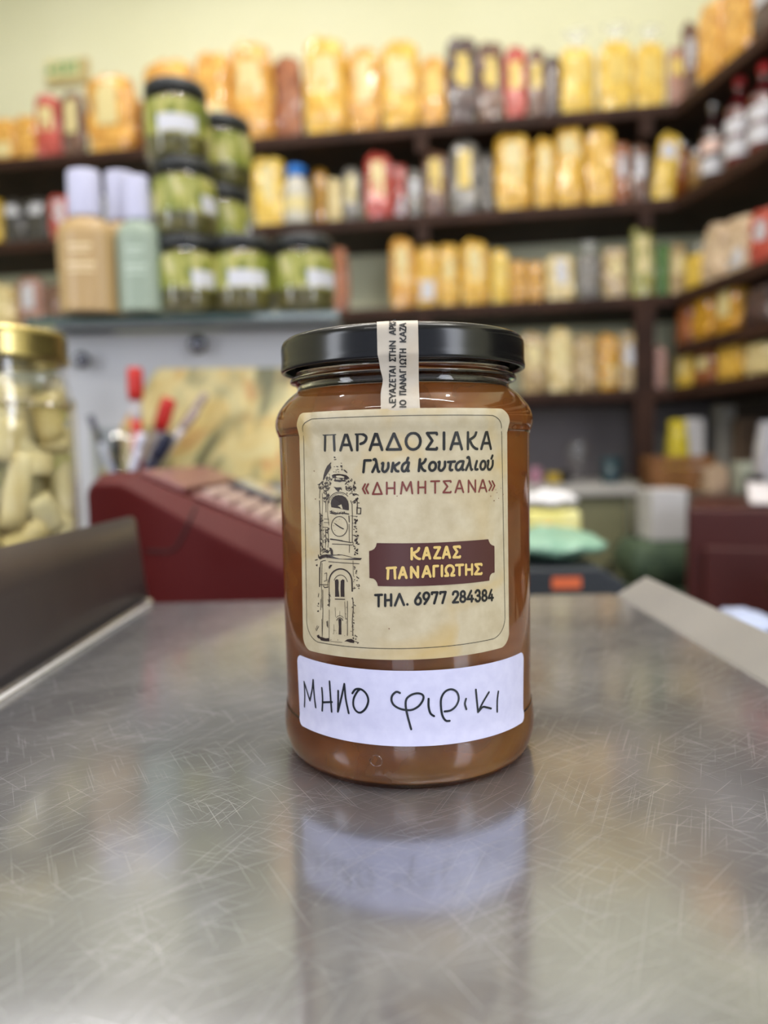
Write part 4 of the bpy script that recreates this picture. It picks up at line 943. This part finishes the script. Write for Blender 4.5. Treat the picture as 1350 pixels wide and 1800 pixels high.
# big arch
st(ell(286, 1182, 98, 112, 180, 360, 22) + [(386, 1260)], 2.0); st([(188, 1182), (190, 1390)], 1.1); st(ell(286, 1200, 60, 78, 205, 345, 14), .9); st([(176, 1160), (176, 1230)], .6)
po([(238, 1170), (250, 1158), (266, 1160), (270, 1180), (268, 1240), (276, 1308), (240, 1308), (240, 1240)]); po([(288, 1172), (304, 1158), (320, 1166), (318, 1240), (320, 1310), (288, 1308), (286, 1240)])
st([(240, 1328), (322, 1330)], 1.3); st([(150, 1110), (168, 1104), (166, 1170), (146, 1176)], .8); st([(110, 1205), (180, 1206)], 1.0); st([(140, 1215), (150, 1230), (180, 1225)], 1.2)
st([(100, 1280), (96, 1310)], .9); st([(118, 1330), (116, 1420)], .9); st([(134, 1250), (136, 1430), (130, 1640)], .9); st([(190, 1270), (190, 1390)], 1.4); st([(322, 1350), (328, 1500)], .6); st([(345, 1345), (345, 1640)], .8); st([(390, 1320), (396, 1400), (386, 1520), (392, 1640)], 1.0)
po([(88, 1428), (102, 1424), (100, 1438), (86, 1436)]); po([(94, 1362), (102, 1358), (102, 1374), (94, 1376)]); st([(88, 1385), (102, 1392)], .8)
st([(240, 1400), (244, 1480)], .5); st([(280, 1430), (280, 1470)], .5); st(ell(280, 1516, 26, 28, 190, 350, 10), 1.0); st(ell(280, 1510, 36, 40, 215, 330, 10), .6)
po([(268, 1500), (282, 1494), (294, 1502), (292, 1560), (294, 1632), (270, 1630), (272, 1560)])
st([(190, 1420), (188, 1660)], .7); st([(230, 1545), (230, 1620)], .5); st([(168, 1520), (172, 1560)], 1.0); st([(176, 1515), (178, 1570)], 1.0); st([(126, 1500), (130, 1660)], .7); st([(80, 1600), (100, 1560)], .8); st([(74, 1590), (88, 1555)], .7)
po([(84, 1640), (100, 1632), (112, 1650), (135, 1655), (160, 1664), (190, 1660), (192, 1690), (150, 1688), (120, 1682), (112, 1668), (92, 1660)])
po([(318, 1690), (345, 1672), (380, 1668), (405, 1684), (402, 1704), (370, 1700), (340, 1690)]); st([(410, 1690), (440, 1700), (430, 1708)], .9); st([(200, 1690), (300, 1698)], .5)
scrib(395, 1040, 450, 1270, 20, .9, tz, 7); scrib(180, 1270, 198, 1390, 12, .9, tz, 6); scrib(380, 1320, 402, 1640, 22, .8, tz, 5); scrib(100, 960, 200, 980, 8, 1.2, tz, 8); scrib(200, 1580, 330, 1690, 7, .5, tz, 4); scrib(390, 1640, 420, 1700, 6, .8, tz, 7)
scrib(330, 1360, 345, 1640, 8, .5, tz, 4)
ink('tower_drawing', ST, [w_ * 1.3 for w_ in WD_], m_tink, front, wr=wrinkle_l, extra_polys=PO, off=.0001)
# specks and stains printed on the paper
sp = [[(x - r_, y - r_), (x + r_, y - r_ * .6), (x + r_ * .8, y + r_), (x - r_ * .7, y + r_)] for x, y, r_ in ((553, 828, .8), (555, 877, .9), (684, 1105, 1.0), (698, 872, .9), (862, 872, .8), (873, 866, .7), (880, 858, .6), (868, 880, .9), (876, 876, .7), (871, 861, .6), (884, 869, .7), (678, 983, .5))]
ink('printed_specks', [], [], M('brown_speck', (112, 66, 48), rough=.4), front, wr=wrinkle_l, extra_polys=sp)
# handwriting (zoom frame 510,1130 at 3.1395)
hz = lambda pts: [(510 + x / 3.1395, 1130 + y / 3.1395) for x, y in pts]
HW = [cr([(80, 352), (82, 290), (78, 214)]), [(78, 214), (110, 318)], cr([(110, 318), (122, 260), (128, 204)]), cr([(128, 204), (134, 290), (142, 356)]),
      cr([(176, 248), (180, 310), (178, 374)]), [(180, 328), (232, 326)], cr([(218, 212), (224, 300), (230, 380)]),
      cr([(266, 264), (266, 320), (264, 380)]), cr([(266, 376), (284, 300), (300, 226)]), cr([(300, 226), (308, 310), (324, 388)]),
      cr([(344, 278), (362, 256), (392, 256), (420, 280), (432, 318), (418, 360), (390, 384), (366, 376), (350, 346), (352, 306), (372, 268), (384, 258)]),
      cr([(606, 276), (586, 270), (564, 290), (560, 318), (574, 344), (604, 362), (640, 370), (676, 368), (712, 346), (734, 312), (732, 288), (706, 278), (670, 286), (642, 310), (638, 350), (650, 410), (668, 476)]),
      cr([(764, 308), (764, 350), (774, 388), (794, 404)]),
      cr([(852, 378), (886, 372), (916, 346), (930, 308), (920, 272), (890, 256), (856, 268), (834, 304), (832, 352), (840, 400), (858, 428), (880, 430)]),
      cr([(970, 308), (964, 336), (972, 366)]),
      cr([(1024, 258), (1030, 320), (1036, 380)]), cr([(1096, 272), (1062, 330), (1036, 382)]), cr([(1040, 378), (1062, 354), (1084, 356), (1108, 362)]),
      cr([(1148, 268), (1142, 320), (1142, 380)])]
ink('handwriting', [hz(s) for s in HW], 3.9, m_pen, wl, rf=lambda z: max(rad(z), .0395) + .00012, off=.0001)
# seal strip lettering: text running upwards (zoom frame 640,550 at 9.475)
def vert_strokes(spec, xb, cap):
    out = []
    for ch, y0, y1 in spec:
        for s_ in G[ch]: out.append([(640 + (xb - v * cap) / 9.475, 550 + (y0 + (y1 - y0) * u) / 9.475) for u, v in s_])
    return out
V1 = vert_strokes([('Κ', 1590, 1520), ('Ε', 1496, 1440), ('Υ', 1420, 1345), ('Α', 1332, 1262), ('Ζ', 1238, 1180), ('Ε', 1152, 1104), ('Τ', 1080, 1018), ('Α', 1008, 934), ('Ι', 916, 880), ('Σ', 806, 752), ('Τ', 742, 676), ('Η', 654, 586), ('Ν', 558, 470), ('Α', 362, 292), ('Ρ', 272, 224), ('Κ', 208, 166), ('Α', 158, 118)], 522, 96)
V2 = vert_strokes([('Ι', 1580, 1546), ('Ο', 1530, 1456), ('Π', 1362, 1302), ('Α', 1280, 1205), ('Ν', 1184, 1112), ('Α', 1052, 1000) if 0 else ('Α', 1098, 1020), ('Γ', 1000, 940) if 0 else ('Γ', 990, 944), ('Ι', 914, 878), ('Ω', 858, 772), ('Τ', 756, 694), ('Η', 668, 600), ('Κ', 488, 414), ('Α', 394, 318), ('Ζ', 300, 246), ('Α', 236, 176)], 694, 96)
lim = lambda S_: [s for s in S_ if all(y < 716.5 for x, y in s)]
def sfix(z): return r_strip(z)
ink('seal_lettering', lim(V1) + lim(V2), 2.3, m_ink, seal, rf=r_strip, off=.0002)

# ================================================================== LARGE JAR OF PICKLED STALKS (left)
pj = at(2, 800, .475); PR = .0462
tj = empty('pickle_jar', (pj.x, pj.y, ZC))
Ht = at(10, 566, .44).z - ZC
sh_ = Ht - .026
op = smoothprof([(.040, 0), (.045, .003), (PR, .010), (PR, sh_ - .030), (PR - .001, sh_ - .022), (PR - .003, sh_ - .010), (PR - .0045, sh_ - .004), (PR - .005, sh_ + .004), (PR - .0050, sh_ + .012)], 4)
ip = smoothprof([(PR - .0075, sh_ + .012), (PR - .008, sh_ + .004), (PR - .0070, sh_ - .006), (PR - .0040, sh_ - .024), (PR - .003, sh_ - .034), (PR - .003, .012), (.040, .006), (0, .006)], 4)
link('glass_body', lathe([(0, .001), (.037, .001)] + op + ip, 72), M_glass('pickle_glass'), tj)
m_brine = M_glass('brine', (.97, .95, .84))
liq = [(0, .0058)] + [(r + .0001, z) for r, z in ip[::-1] if r > .001 and z < sh_ - .006] + [(0, sh_ - .0062)]
link('brine', lathe(liq, 72), m_brine, tj)
m_glid = M('gold_lid', (176, 160, 108), rough=.26, metal=1)
z0 = Ht - .020
lp = [(.0415, z0 + .001), (.0428, z0), (.0438, z0 + .0006), (.0440, z0 + .003), (.0436, z0 + .0045), (.0436, z0 + .014), (.0430, z0 + .0175), (.0415, z0 + .0195), (.0400, z0 + .0200), (.0388, z0 + .0190), (.0370, z0 + .0182), (0, z0 + .0182), (0, z0 + .017), (.040, z0 + .016)]
lp = [(r * .985, z) for r, z in lp]
link('lid', lathe(lp + [lp[0]], 72), m_glid, tj)
m_stalk = [M('white_stalk', (246, 240, 216), (236, 226, 188), rough=.4, scale=40), M('green_stalk', (204, 206, 140), (226, 222, 172), rough=.4, scale=50), M('cream_stalk', (246, 236, 204), (230, 214, 160), rough=.4, scale=30)]
random.seed(21)
k_ = 0
placed = []
for lv in range(13):
    z = .018 + lv * (sh_ - .030) / 12
    for q_ in range(8):
        inner_ = q_ >= 6; a = q_ * pi / 3 + lv * .55 + random.uniform(-.25, .25); r_ = .013 if inner_ else .034
        ln = random.uniform(.014, .024); R_ = random.uniform(.0065, .0105)
        tilt_ = random.uniform(-1.25, 1.25); d = Vector((-sin(a) * sin(tilt_), cos(a) * sin(tilt_), cos(tilt_)))
        c = Vector((r_ * cos(a), r_ * sin(a), z))
        for _ in range(8):
            e0, e1 = c - d * ln, c + d * ln
            if all(sqrt(e.x ** 2 + e.y ** 2) + R_ < PR - .004 and R_ + .006 < e.z < sh_ - .004 for e in (e0, e1)): break
            ln *= .85; c.x *= .985; c.y *= .985
        bm = bmesh.new(); pts = []; rads = []
        for j in range(7): u = j / 6; pts.append(e0.lerp(e1, u)); rads.append(R_ * (1 if 0 < j < 6 else .93) * (1 + .04 * sin(j * 2 + lv)))
        tube(bm, pts, rads, 12); link('stalk_piece', bm, m_stalk[random.choice((0, 0, 1, 2, 2))], tj)
tag(tj, 'large jar of pickled white stalks with gold lid beyond the left tray plate', 'jar')

# ================================================================== CASH REGISTER
m_reg = M('maroon_plastic', (78, 15, 16), (84, 18, 19), rough=.45, scale=4, spec=.25); m_regd = M('maroon_seam', (40, 8, 10), rough=.5)
rdep = .60
rp = at(148, 1000, rdep); t = empty('cash_register', (rp.x, rp.y, ZC), radians(0))
def rl(x, y): 
    q = at(x, y, rdep); return (q.x - rp.x, q.z - ZC)
sil = [rl(148, 1060)[0:2], rl(150, 858), rl(154, 842), rl(166, 834), rl(208, 829), rl(222, 833), rl(340, 885), rl(430, 920), rl(491, 944), rl(560, 972), rl(620, 996), rl(655, 1020), rl(660, 1060)]
sil[0] = (sil[1][0], 0.001); sil[-1] = (sil[-2][0], .001)
bm = bmesh.new(); dpt = .26; n_s = len(sil)
def low(k, x, z): return (x, 0, z - (0 if k in (0, n_s - 1) else min(.027, .006 + max(0, x) * .13)))
R1 = [bm.verts.new(low(k, x, z)) for k, (x, z) in enumerate(sil)]; R2 = [bm.verts.new((x, .018, z)) for x, z in sil]; R3 = [bm.verts.new((x + .01, dpt, z)) for x, z in sil]
bm.faces.new(R1); bm.faces.new(R3[::-1])
for P_, Q_ in ((R1, R2), (R2, R3)):
    for i in range(n_s): j = (i + 1) % n_s; bm.faces.new((P_[i], Q_[i], Q_[j], P_[j]))
body = link('register_body', bm, m_reg, t, smooth=False, bevel=.003)
# printer cover seam on the side
bm = bmesh.new(); pts = [rl(345, 888), rl(330, 925), rl(318, 950), rl(308, 965), rl(294, 970), rl(255, 968)]
tube(bm, [(x, -.0002, z) for x, z in pts], .0012, 6); link('cover_seam', bm, m_regd, t)
# lower plinth band
bm = bmesh.new(); a = rl(365, 900); b = rl(655, 1025)
box(bm, (.13, -.001, .012), (.22, .004, .02)); link('base_band', bm, m_regd, t, smooth=False, bevel=.001)
# keyboard deck and display on the sloping top
dx = sil[9][0] - sil[5][0]; dz = sil[9][1] - sil[5][1]; sl_a = atan2(dz, dx)
def deck(name, u0, u1, v0, v1, h, mat, parent=t, bev=.002):
    bm = bmesh.new(); L_ = sqrt(dx * dx + dz * dz); uc, vc = (u0 + u1) / 2 * L_, (v0 + v1) / 2 * dpt
    rot = Matrix.Rotation(-sl_a, 3, 'Y')
    c = Vector((sil[5][0], 0, sil[5][1])) + Vector((dx, 0, dz)).normalized() * uc + Vector((-sin(sl_a), 0, cos(sl_a))) * (h / 2 - .0005) + Vector((0, vc, 0))
    box(bm, c, ((u1 - u0) * L_, (v1 - v0) * dpt, h), rot); return link(name, bm, mat, parent, smooth=False, bevel=bev)
m_rtop = M('dusty_rose_plastic', (132, 84, 84), rough=.35, coat=.2); m_disp = M('grey_display_glass', (150, 156, 158), rough=.15, coat=1); m_key = M('pale_key', (176, 150, 142), rough=.4); m_kd = M('dark_display_frame', (70, 60, 66), rough=.35)
deck('top_cover', .02, .26, .08, .95, .006, m_rtop); deck('display_frame', .32, .62, .55, .95, .012, m_kd); d = deck('display_window', .35, .60, .60, .90, .0135, m_disp)
kb = deck('keyboard_deck', .30, .98, .08, .50, .004, m_rtop)
for i in range(7):
    for j in range(4): deck('key', .33 + i * .09, .395 + i * .09, .12 + j * .09, .185 + j * .09, .009, m_key, kb, .001)
deck('receipt_slot', .64, .9, .6, .9, .006, M('cream_receipt', (226, 212, 178), rough=.6))
tag(t, 'dark red cash register with sloping top on the counter behind the tray', 'cash register')

# ================================================================== DISPLAY STAND with glass shelf, poster, knob
SD = 1.0
m_panel = M('pale_grey_panel', (186, 186, 190), (196, 196, 198), rough=.45, scale=3)
zsh = at(340, 549, SD - .06).z - .001
t = empty('display_stand', (0, 0, 0))
pl, pr = at(100, 700, SD).x, at(592, 700, SD).x; Ys = CAM.y + SD
bm = bmesh.new(); box(bm, ((pl + pr) / 2, Ys + .01, (zsh - .012 + ZC) / 2), (pr - pl, .018, zsh - .012 - ZC)); link('front_panel', bm, m_panel, t, smooth=False, bevel=.003)
for x in (pl + .01, pr - .01):
    bm = bmesh.new(); box(bm, (x, Ys + .10, (zsh - .012 + ZC) / 2), (.018, .16, zsh - .012 - ZC)); link('side_panel', bm, m_panel, t, smooth=False, bevel=.003)
m_gedge = M('green_glass_shelf', (60, 84, 78), rough=.08, coat=1)
bm = bmesh.new(); box(bm, ((pl + pr) / 2, Ys + .07, zsh - .005), (pr - pl + .02, .26, .010)); link('glass_shelf', bm, m_gedge, t, smooth=False, bevel=.002)
for px, py, r_ in ((345, 604, .0125), (140, 632, .011)):
    c = at(px, py, SD - .02); bm = bmesh.new(); 
    bmesh.ops.create_uvsphere(bm, u_segments=20, v_segments=12, radius=r_, matrix=Matrix.Translation((c.x, Ys - .014, c.z)) @ Matrix.Diagonal((1, .6, 1, 1))); tube(bm, [(c.x, Ys - .012, c.z), (c.x, Ys + .004, c.z)], r_ * .5, 12)
    link('chrome_knob', bm, M('dark_chrome', (110, 110, 116), rough=.15, metal=1), t)
tag(t, 'pale grey display stand with glass shelf behind the cash register', 'display stand')
# poster leaning on the panel
m, nt, b = nmat('poster_print'); n = tex(nt, 'noise', 16, 3, dist=1.6); n2 = tex(nt, 'noise', 1, 2, vec=mapped(nt, (20, 20, 9), (0, radians(24), 0)), dist=.5)
r1 = ramp(nt, n.outputs[0], [(.30, srgb((214, 150, 96))), (.44, srgb((232, 204, 130))), (.6, srgb((240, 222, 160))), (.75, srgb((206, 196, 140)))])
r2 = ramp(nt, n2.outputs[0], [(.50, (0, 0, 0, 1)), (.62, (1, 1, 1, 1))]); mx = nt.nodes.new('ShaderNodeMix'); mx.data_type = 'RGBA'
nt.links.new(r2, mx.inputs[0]); nt.links.new(r1, mx.inputs[6]); mx.inputs[7].default_value = srgb((128, 124, 84)); nt.links.new(mx.outputs[2], b.inputs['Base Color']); b.inputs['Roughness'].default_value = .3
po_ = [at(x, y, SD - .028) for x, y in ((158, 850), (200, 752), (262, 650), (272, 644), (560, 642), (590, 642), (590, 850))]
bm = bmesh.new(); c0 = po_[0]; A_ = [bm.verts.new((p.x, Ys - .006, p.z)) for p in po_]; B_ = [bm.verts.new((p.x, Ys - .003, p.z)) for p in po_]
bm.faces.new(A_); bm.faces.new(B_[::-1]); [bm.faces.new((A_[i], B_[i], B_[(i + 1) % 7], A_[(i + 1) % 7])) for i in range(7)]
o = link('food_poster', bm, m, None, smooth=False); tag(o, 'yellow food poster with olive green shapes on the pale grey stand', 'poster')

# ---- olive jars
m_dlid = M('dark_lid', (38, 40, 42), rough=.35); m_ol = M_pack('olives', (62, 58, 18), (150, 142, 60), 78, .5, 60)
m, nt, b = nmat('olive_label'); v_ = tex(nt, 'noise', 1, 2, vec=mapped(nt, (70, 70, 26))); nt.links.new(ramp(nt, v_.outputs[0], [(.32, srgb((58, 74, 30))), (.45, srgb((128, 136, 48))), (.56, srgb((176, 170, 92))), (.70, srgb((196, 192, 150)))]), b.inputs['Base Color']); b.inputs['Roughness'].default_value = .4; m_olab = m
OR, OH = .0385, .0905
def olive_jar(first=None):
    t = empty('olive_jar')
    o1 = smoothprof([(.034, 0), (OR, .004), (OR, .020), (OR, .064), (OR - .002, .072), (OR - .005, .077), (OR - .005, .080)], 3); i1 = smoothprof([(OR - .007, .080), (OR - .004, .072), (OR - .002, .062), (OR - .002, .006), (0, .004)], 3)
    link('glass_body', lathe([(0, .0005), (.032, .0005)] + o1 + i1, 40), M_glass(), t)
    link('olives', lathe([(0, .0042), (OR - .0023, .0062), (OR - .0023, .062), (OR - .006, .072), (0, .072)], 40, fr=lambda k, z: 1 - .02 * abs(sin(k * 1.3 + z * 300))), m_ol, t)
    l0 = .077; link('lid', lathe([(OR - .004, l0), (OR - .001, l0), (OR - .0005, l0 + .002), (OR - .001, l0 + .011), (OR - .003, l0 + .0134), (0, l0 + .0134), (0, l0 + .012), (OR - .004, l0 + .011), (OR - .004, l0)], 40), m_dlid, t)
    def sleeve(name, z0, z1, a0, a1, mt, r):
        vs = []; fs = []; n = 24
        for z in (z0, z1):
            for i in range(n + 1): a = -pi / 2 + a0 + (a1 - a0) * i / n; vs.append((r * cos(a), r * sin(a), z))
        for i in range(n): fs.append((i, i + 1, n + 2 + i, n + 1 + i))
        return meshobj(name, vs, fs, mt, t)
    sleeve('green_sleeve', .024, .066, -2.2, 2.2, m_olab, OR + .0004); sleeve('white_panel', .027, .046, .0, 1.25, m_stickw, OR + .0008)
    return t
def dup(r):
    c = r.copy(); COL.objects.link(c)
    for ch in r.children:
        d = ch.copy(); COL.objects.link(d); d.parent = c
    return c
oj = olive_jar(); first = True
def put(px, dep, z, lab, rz):
    global first
    o = oj if first else dup(oj); first = False
    q = at(px, 500, dep); o.location = (q.x, q.y, z); o.rotation_euler = (0, 0, rz); tag(o, lab, 'jar', 'olive jars on the glass shelf'); return o
put(332, .95, zsh + .0005, 'olive jar with dark lid, bottom one of the three jar stack', .35)
put(330, .95, zsh + .0915, 'olive jar with dark lid, middle one of the three jar stack', .8)
put(322, .95, zsh + .1825, 'olive jar with dark lid, topmost of the three jar stack', -.35)
put(428, .955, zsh + .0005, 'olive jar with green label on the glass shelf, just right of the tall jar stack', -.3)
put(535, .96, zsh + .0005, 'olive jar with green label on the glass shelf, rightmost of the olive jars', .2)
put(394, 1.045, zsh + .0005, 'olive jar hidden low in the back column of the glass shelf', 1.0)
put(394, 1.045, zsh + .0915, 'olive jar half hidden in the back column below the upper jar', 1.2)
put(400, 1.045, zsh + .1825, 'olive jar on top of the back column, behind the tall jar stack', 1.8)
# the back column stands further back: shelf is deep enough
# ---- lotion bottles
m_cap = M('lilac_white_cap', (192, 192, 218), rough=.35)
def lotion(px, dep, yt, W_, c1, c2, lab, first_=None):
    q = at(px, 500, dep); H = at(px, yt, dep).z - zsh; R = W_ / 2
    t = empty('lotion_bottle', (q.x, q.y, zsh + .0005)); mt = M('lotion_' + c1[0], c1[1], rough=.4, coat=.2)
    hb = H * .68
    link('bottle_body', lathe(smoothprof([(0, 0), (R * .94, 0), (R, .003), (R, .010), (R, hb * .74), (R * .97, hb * .84), (R * .82, hb * .93), (R * .50, hb * .985), (R * .42, hb), (R * .42, hb + .004)], 4) + [(0, hb + .004)], 40), mt, t)
    link('cap', lathe([(0, hb), (R * .58, hb), (R * .60, hb + .002), (R * .56, H - .003), (R * .53, H), (0, H)], 40), m_cap, t)
    vs = []; fs = []
    bm = bmesh.new()
    for (zz_, ha, th_) in ((.66, .42, .004), (.60, .34, .003), (.47, .5, .005), (.40, .46, .003)):
        b0 = []
        for zz2 in (zz_ * hb - th_ / 2, zz_ * hb + th_ / 2): b0.append([bm.verts.new(((R + .0004) * sin(ha * (i / 8 * 2 - 1)), -(R + .0004) * cos(ha * (i / 8 * 2 - 1)), zz2)) for i in range(9)])
        for i in range(8): bm.faces.new((b0[0][i], b0[0][i + 1], b0[1][i + 1], b0[1][i]))
    link('printed_bands', bm, M('lotion_print_' + c1[0], c2, rough=.5), t)
    t.scale = (1, .7, 1); return tag(t, lab, 'bottle', 'lotion bottles on the glass shelf')
lotion(156, .93, 303, .071, ('tan', (176, 146, 100)), (224, 200, 160), 'tan lotion bottle with white cap, leftmost on the glass shelf')
lotion(218, 1.02, 305, .066, ('cream', (186, 156, 112)), (224, 200, 160), 'tan lotion bottle half hidden behind the green one')
lotion(247, .93, 312, .054, ('sage', (144, 158, 142)), (184, 198, 184), 'sage green lotion bottle with white cap beside the olive jars')

# ---- pen cup with pens and markers, behind the register
pd = .93
m_cupm = M('clear_cup', (170, 176, 180), rough=.1, trans=.8); m_red = M('red_marker_cap', (190, 34, 28), rough=.35); m_mb = M('marker_barrel', (196, 190, 194), rough=.4); m_navy = M('navy_plastic', (24, 26, 52), rough=.35); m_blk = M('black_plastic', (28, 28, 30), rough=.3); m_wp = M('white_pen', (206, 206, 224), rough=.3); m_clrp = M('smoky_pen', (170, 150, 150), rough=.2, coat=.6)
cb = at(228, 900, pd)
t = empty('pen_cup', (cb.x, cb.y, ZC)); hc = at(228, 752, pd).z - ZC
link('cup_wall', lathe([(0, 0), (.036, 0), (.042, hc), (.039, hc), (.033, .004), (0, .004)], 40), M_glass('cup_glass', (.9, .92, .93), .08), t); tag(t, 'clear cup holding red markers and pens behind the cash register', 'cup')
def pen(name, p0, p1, parts, lab, cat='pen', dy=0, group='pens and markers in the cup'):
    "p0 bottom pixel, p1 top pixel; parts: (name, u0, u1, radius, material)"
    a = at(p0[0], p0[1], pd + dy); b = at(p1[0], p1[1], pd + dy)
    t = empty(name, tuple(a)); d = b - a
    for (n_, u0, u1, r_, mt) in parts:
        bm = bmesh.new(); tube(bm, [d * (u0 + (u1 - u0) * k / 4) for k in range(5)], [r_ * .85, r_, r_, r_, r_ * .9], 12); link(n_, bm, mt, t)
    tag(t, lab, cat, group)
pen('red_marker', (243, 850), (237, 647), [('barrel', 0, .55, .0075, m_red), ('grip', .55, .72, .0070, m_mb), ('marker_cap', .72, 1, .0098, m_red)], 'upright red marker with tall red cap in the cup', 'marker', -.012)
pen('red_marker', (252, 850), (298, 700), [('barrel', 0, .64, .0075, m_mb), ('marker_cap', .62, 1, .0100, m_red)], 'red capped marker leaning right in the cup', 'marker', .012)
pen('dark_pen', (205, 850), (158, 730), [('barrel', 0, .6, .0040, m_wp), ('pen_cap', .6, 1, .0045, M('slate_plastic', (70, 70, 84), rough=.4))], 'slim slate pen leaning left in the cup', 'pen', -.02)
pen('black_pen', (205, 850), (204, 770), [('barrel', 0, .6, .006, m_blk), ('pen_cap', .6, 1, .007, m_blk)], 'short black pen standing at the left of the cup', 'pen', .018)
pen('white_pen', (226, 850), (252, 762), [('barrel', 0, .7, .005, m_wp), ('clip', .7, 1, .0055, m_wp)], 'pale lilac pen in front of the red markers', 'pen', -.032)
pen('navy_marker', (250, 850), (298, 762), [('barrel', 0, .5, .008, m_navy), ('marker_cap', .5, 1, .009, m_navy)], 'thick navy marker leaning right in the cup', 'marker', -.028)
pen('smoky_pen', (252, 850), (362, 692), [('barrel', 0, .75, .0055, m_clrp), ('pen_cap', .75, 1, .0050, m_clrp)], 'long smoky clear pen leaning far right in the cup', 'pen', .03)
pen('smoky_pen', (248, 850), (346, 722), [('barrel', 0, .75, .0050, m_mb), ('pen_cap', .75, 1, .0050, m_clrp)], 'pale pen just under the long smoky clear pen', 'pen', .002)

# ================================================================== RIGHT OF THE JAR: black device, teal bag, tissue pack, papers
dd = .74
a = at(935, 1050, dd); b2 = at(1108, 1050, dd)
t = empty('black_scale', (a.x - .08, a.y, ZC)); wv = b2.x - a.x + .08
hs = at(1000, 998, dd).z - ZC
sil2 = [(0, 0), (wv, 0), (wv - .004, hs * .55), (wv - .03, hs), (0, hs)]
bm = bmesh.new(); A_ = [bm.verts.new((x, 0, z)) for x, z in sil2]; B_ = [bm.verts.new((x, .14, z)) for x, z in sil2]
bm.faces.new(A_); bm.faces.new(B_[::-1]); [bm.faces.new((A_[i], B_[i], B_[(i + 1) % 5], A_[(i + 1) % 5])) for i in range(5)]
link('housing', bm, M('black_slate_plastic', (44, 48, 54), rough=.4), t, smooth=False, bevel=.004)
q0 = at(970, 1035, dd); q1 = at(1021, 1014, dd)
bm = bmesh.new(); box(bm, ((q0.x + q1.x) / 2 - t.location.x, -.0008, (q0.z + q1.z) / 2 - ZC), (q1.x - q0.x, .002, q1.z - q0.z)); link('orange_sticker', bm, M('orange_sticker', (214, 104, 62), rough=.5), t, smooth=False)
tag(t, 'low black device with orange sticker right of the jar', 'scale')
def crumple(name, x0, x1, y0, y1, dep, dth, z0, mat, lab, cat, amp=.01, fr=10, top=.6):
    a = at(x0, y1, dep); b = at(x1, y1, dep); h = at((x0 + x1) / 2, y0, dep).z - z0
    bm = bmesh.new(); bmesh.ops.create_icosphere(bm, subdivisions=4, radius=1)
    for v in bm.verts:
        c = v.co.copy(); s_ = 1 - (1 - top) * max(0, c.z)
        v.co = Vector((c.x * (b.x - a.x) / 2 * s_, c.y * dth / 2 * s_, (c.z * .5 + .5) ** .8 * h)); v.co += noise.noise_vector(c * 2.2) * amp + c * abs(noise.noise(c * 5)) * amp
        v.co.z = max(.0005, v.co.z)
    o = link(name, bm, mat, None, loc=((a.x + b.x) / 2, a.y + dth / 2, z0)); return tag(o, lab, cat)
crumple('teal_bag', 890, 1092, 942, 1000, dd + .01, .12, ZC + hs + .0005, M('teal_film', (120, 160, 140), (142, 182, 160), rough=.35, scale=30, coat=.3), 'crumpled mint green plastic bag lying on the black device', 'bag', .006)
p = at(975, 960, 1.0)
t = empty('tissue_pack', (p.x, p.y, ZC)); hh = at(975, 897, 1.0).z - ZC; ww = at(1022, 950, 1.0).x - at(925, 950, 1.0).x
bm = bmesh.new(); box(bm, (0, .04, hh / 2), (ww, .08, hh)); link('wrapper', bm, M('pale_yellow_wrapper', (232, 222, 120), (238, 232, 170), rough=.35, scale=18), t, smooth=False, bevel=.008)
bm = bmesh.new(); bmesh.ops.create_cone(bm, segments=20, radius1=.012, radius2=.012, depth=.001, cap_ends=True, matrix=Matrix.Translation((-.008, -.0008, hh - .03)) @ Matrix.Rotation(pi / 2, 4, 'X')); link('orange_print', bm, M('orange_print', (232, 150, 50), rough=.4), t)
tag(t, 'pale yellow wrapped pack with orange round print, right of the jar', 'pack')
crumple('napkin_heap', 925, 1025, 868, 905, 1.0, .07, ZC + hh + .001, M('napkin_white', (224, 222, 226), rough=.8), 'heap of white napkins on the pale yellow pack', 'napkins', .006)
# papers and a white blue pad on the far right of the counter, past the lip
t = empty('side_table', (0, 0, FLOOR)); zs_ = at(1240, 1070, .75).z
bm = bmesh.new(); box(bm, (.66, .5, zs_ - FLOOR - .012), (.36, .4, .024)); link('table_top', bm, m_dred, t, smooth=False, bevel=.003)
for sx in (-1, 1):
    for sy in (-1, 1):
        bm = bmesh.new(); box(bm, (.66 + sx * .15, .5 + sy * .17, (zs_ - FLOOR - .024) / 2), (.03, .03, zs_ - FLOOR - .024)); link('leg', bm, m_dred, t, smooth=False)
tag(t, 'low dark red side table right of the counter, below the cabinet', 'table')
m_pap = M('old_paper', (150, 128, 122), rough=.8)
for k in range(3):
    bm = bmesh.new(); box(bm, (0, 0, 0), (.11, .08, .003)); o = link('paper_sheet', bm, m_pap, None, smooth=False, loc=(.54 + .012 * k, .42 + .01 * k, zs_ + .0018 + .0033 * k)); o.rotation_euler[2] = .2 * k
    tag(o, 'brownish paper, %s of the small pile on the side table' % ['lowest', 'middle', 'topmost'][k], 'paper', 'papers on the side table')
crumple('blue_white_pack', 1306, 1385, 1092, 1118, .62, .07, zs_ + .001, M('bluish_film', (176, 186, 216), rough=.4), 'bluish white pack on the side table behind the tray lip', 'pack', .004)
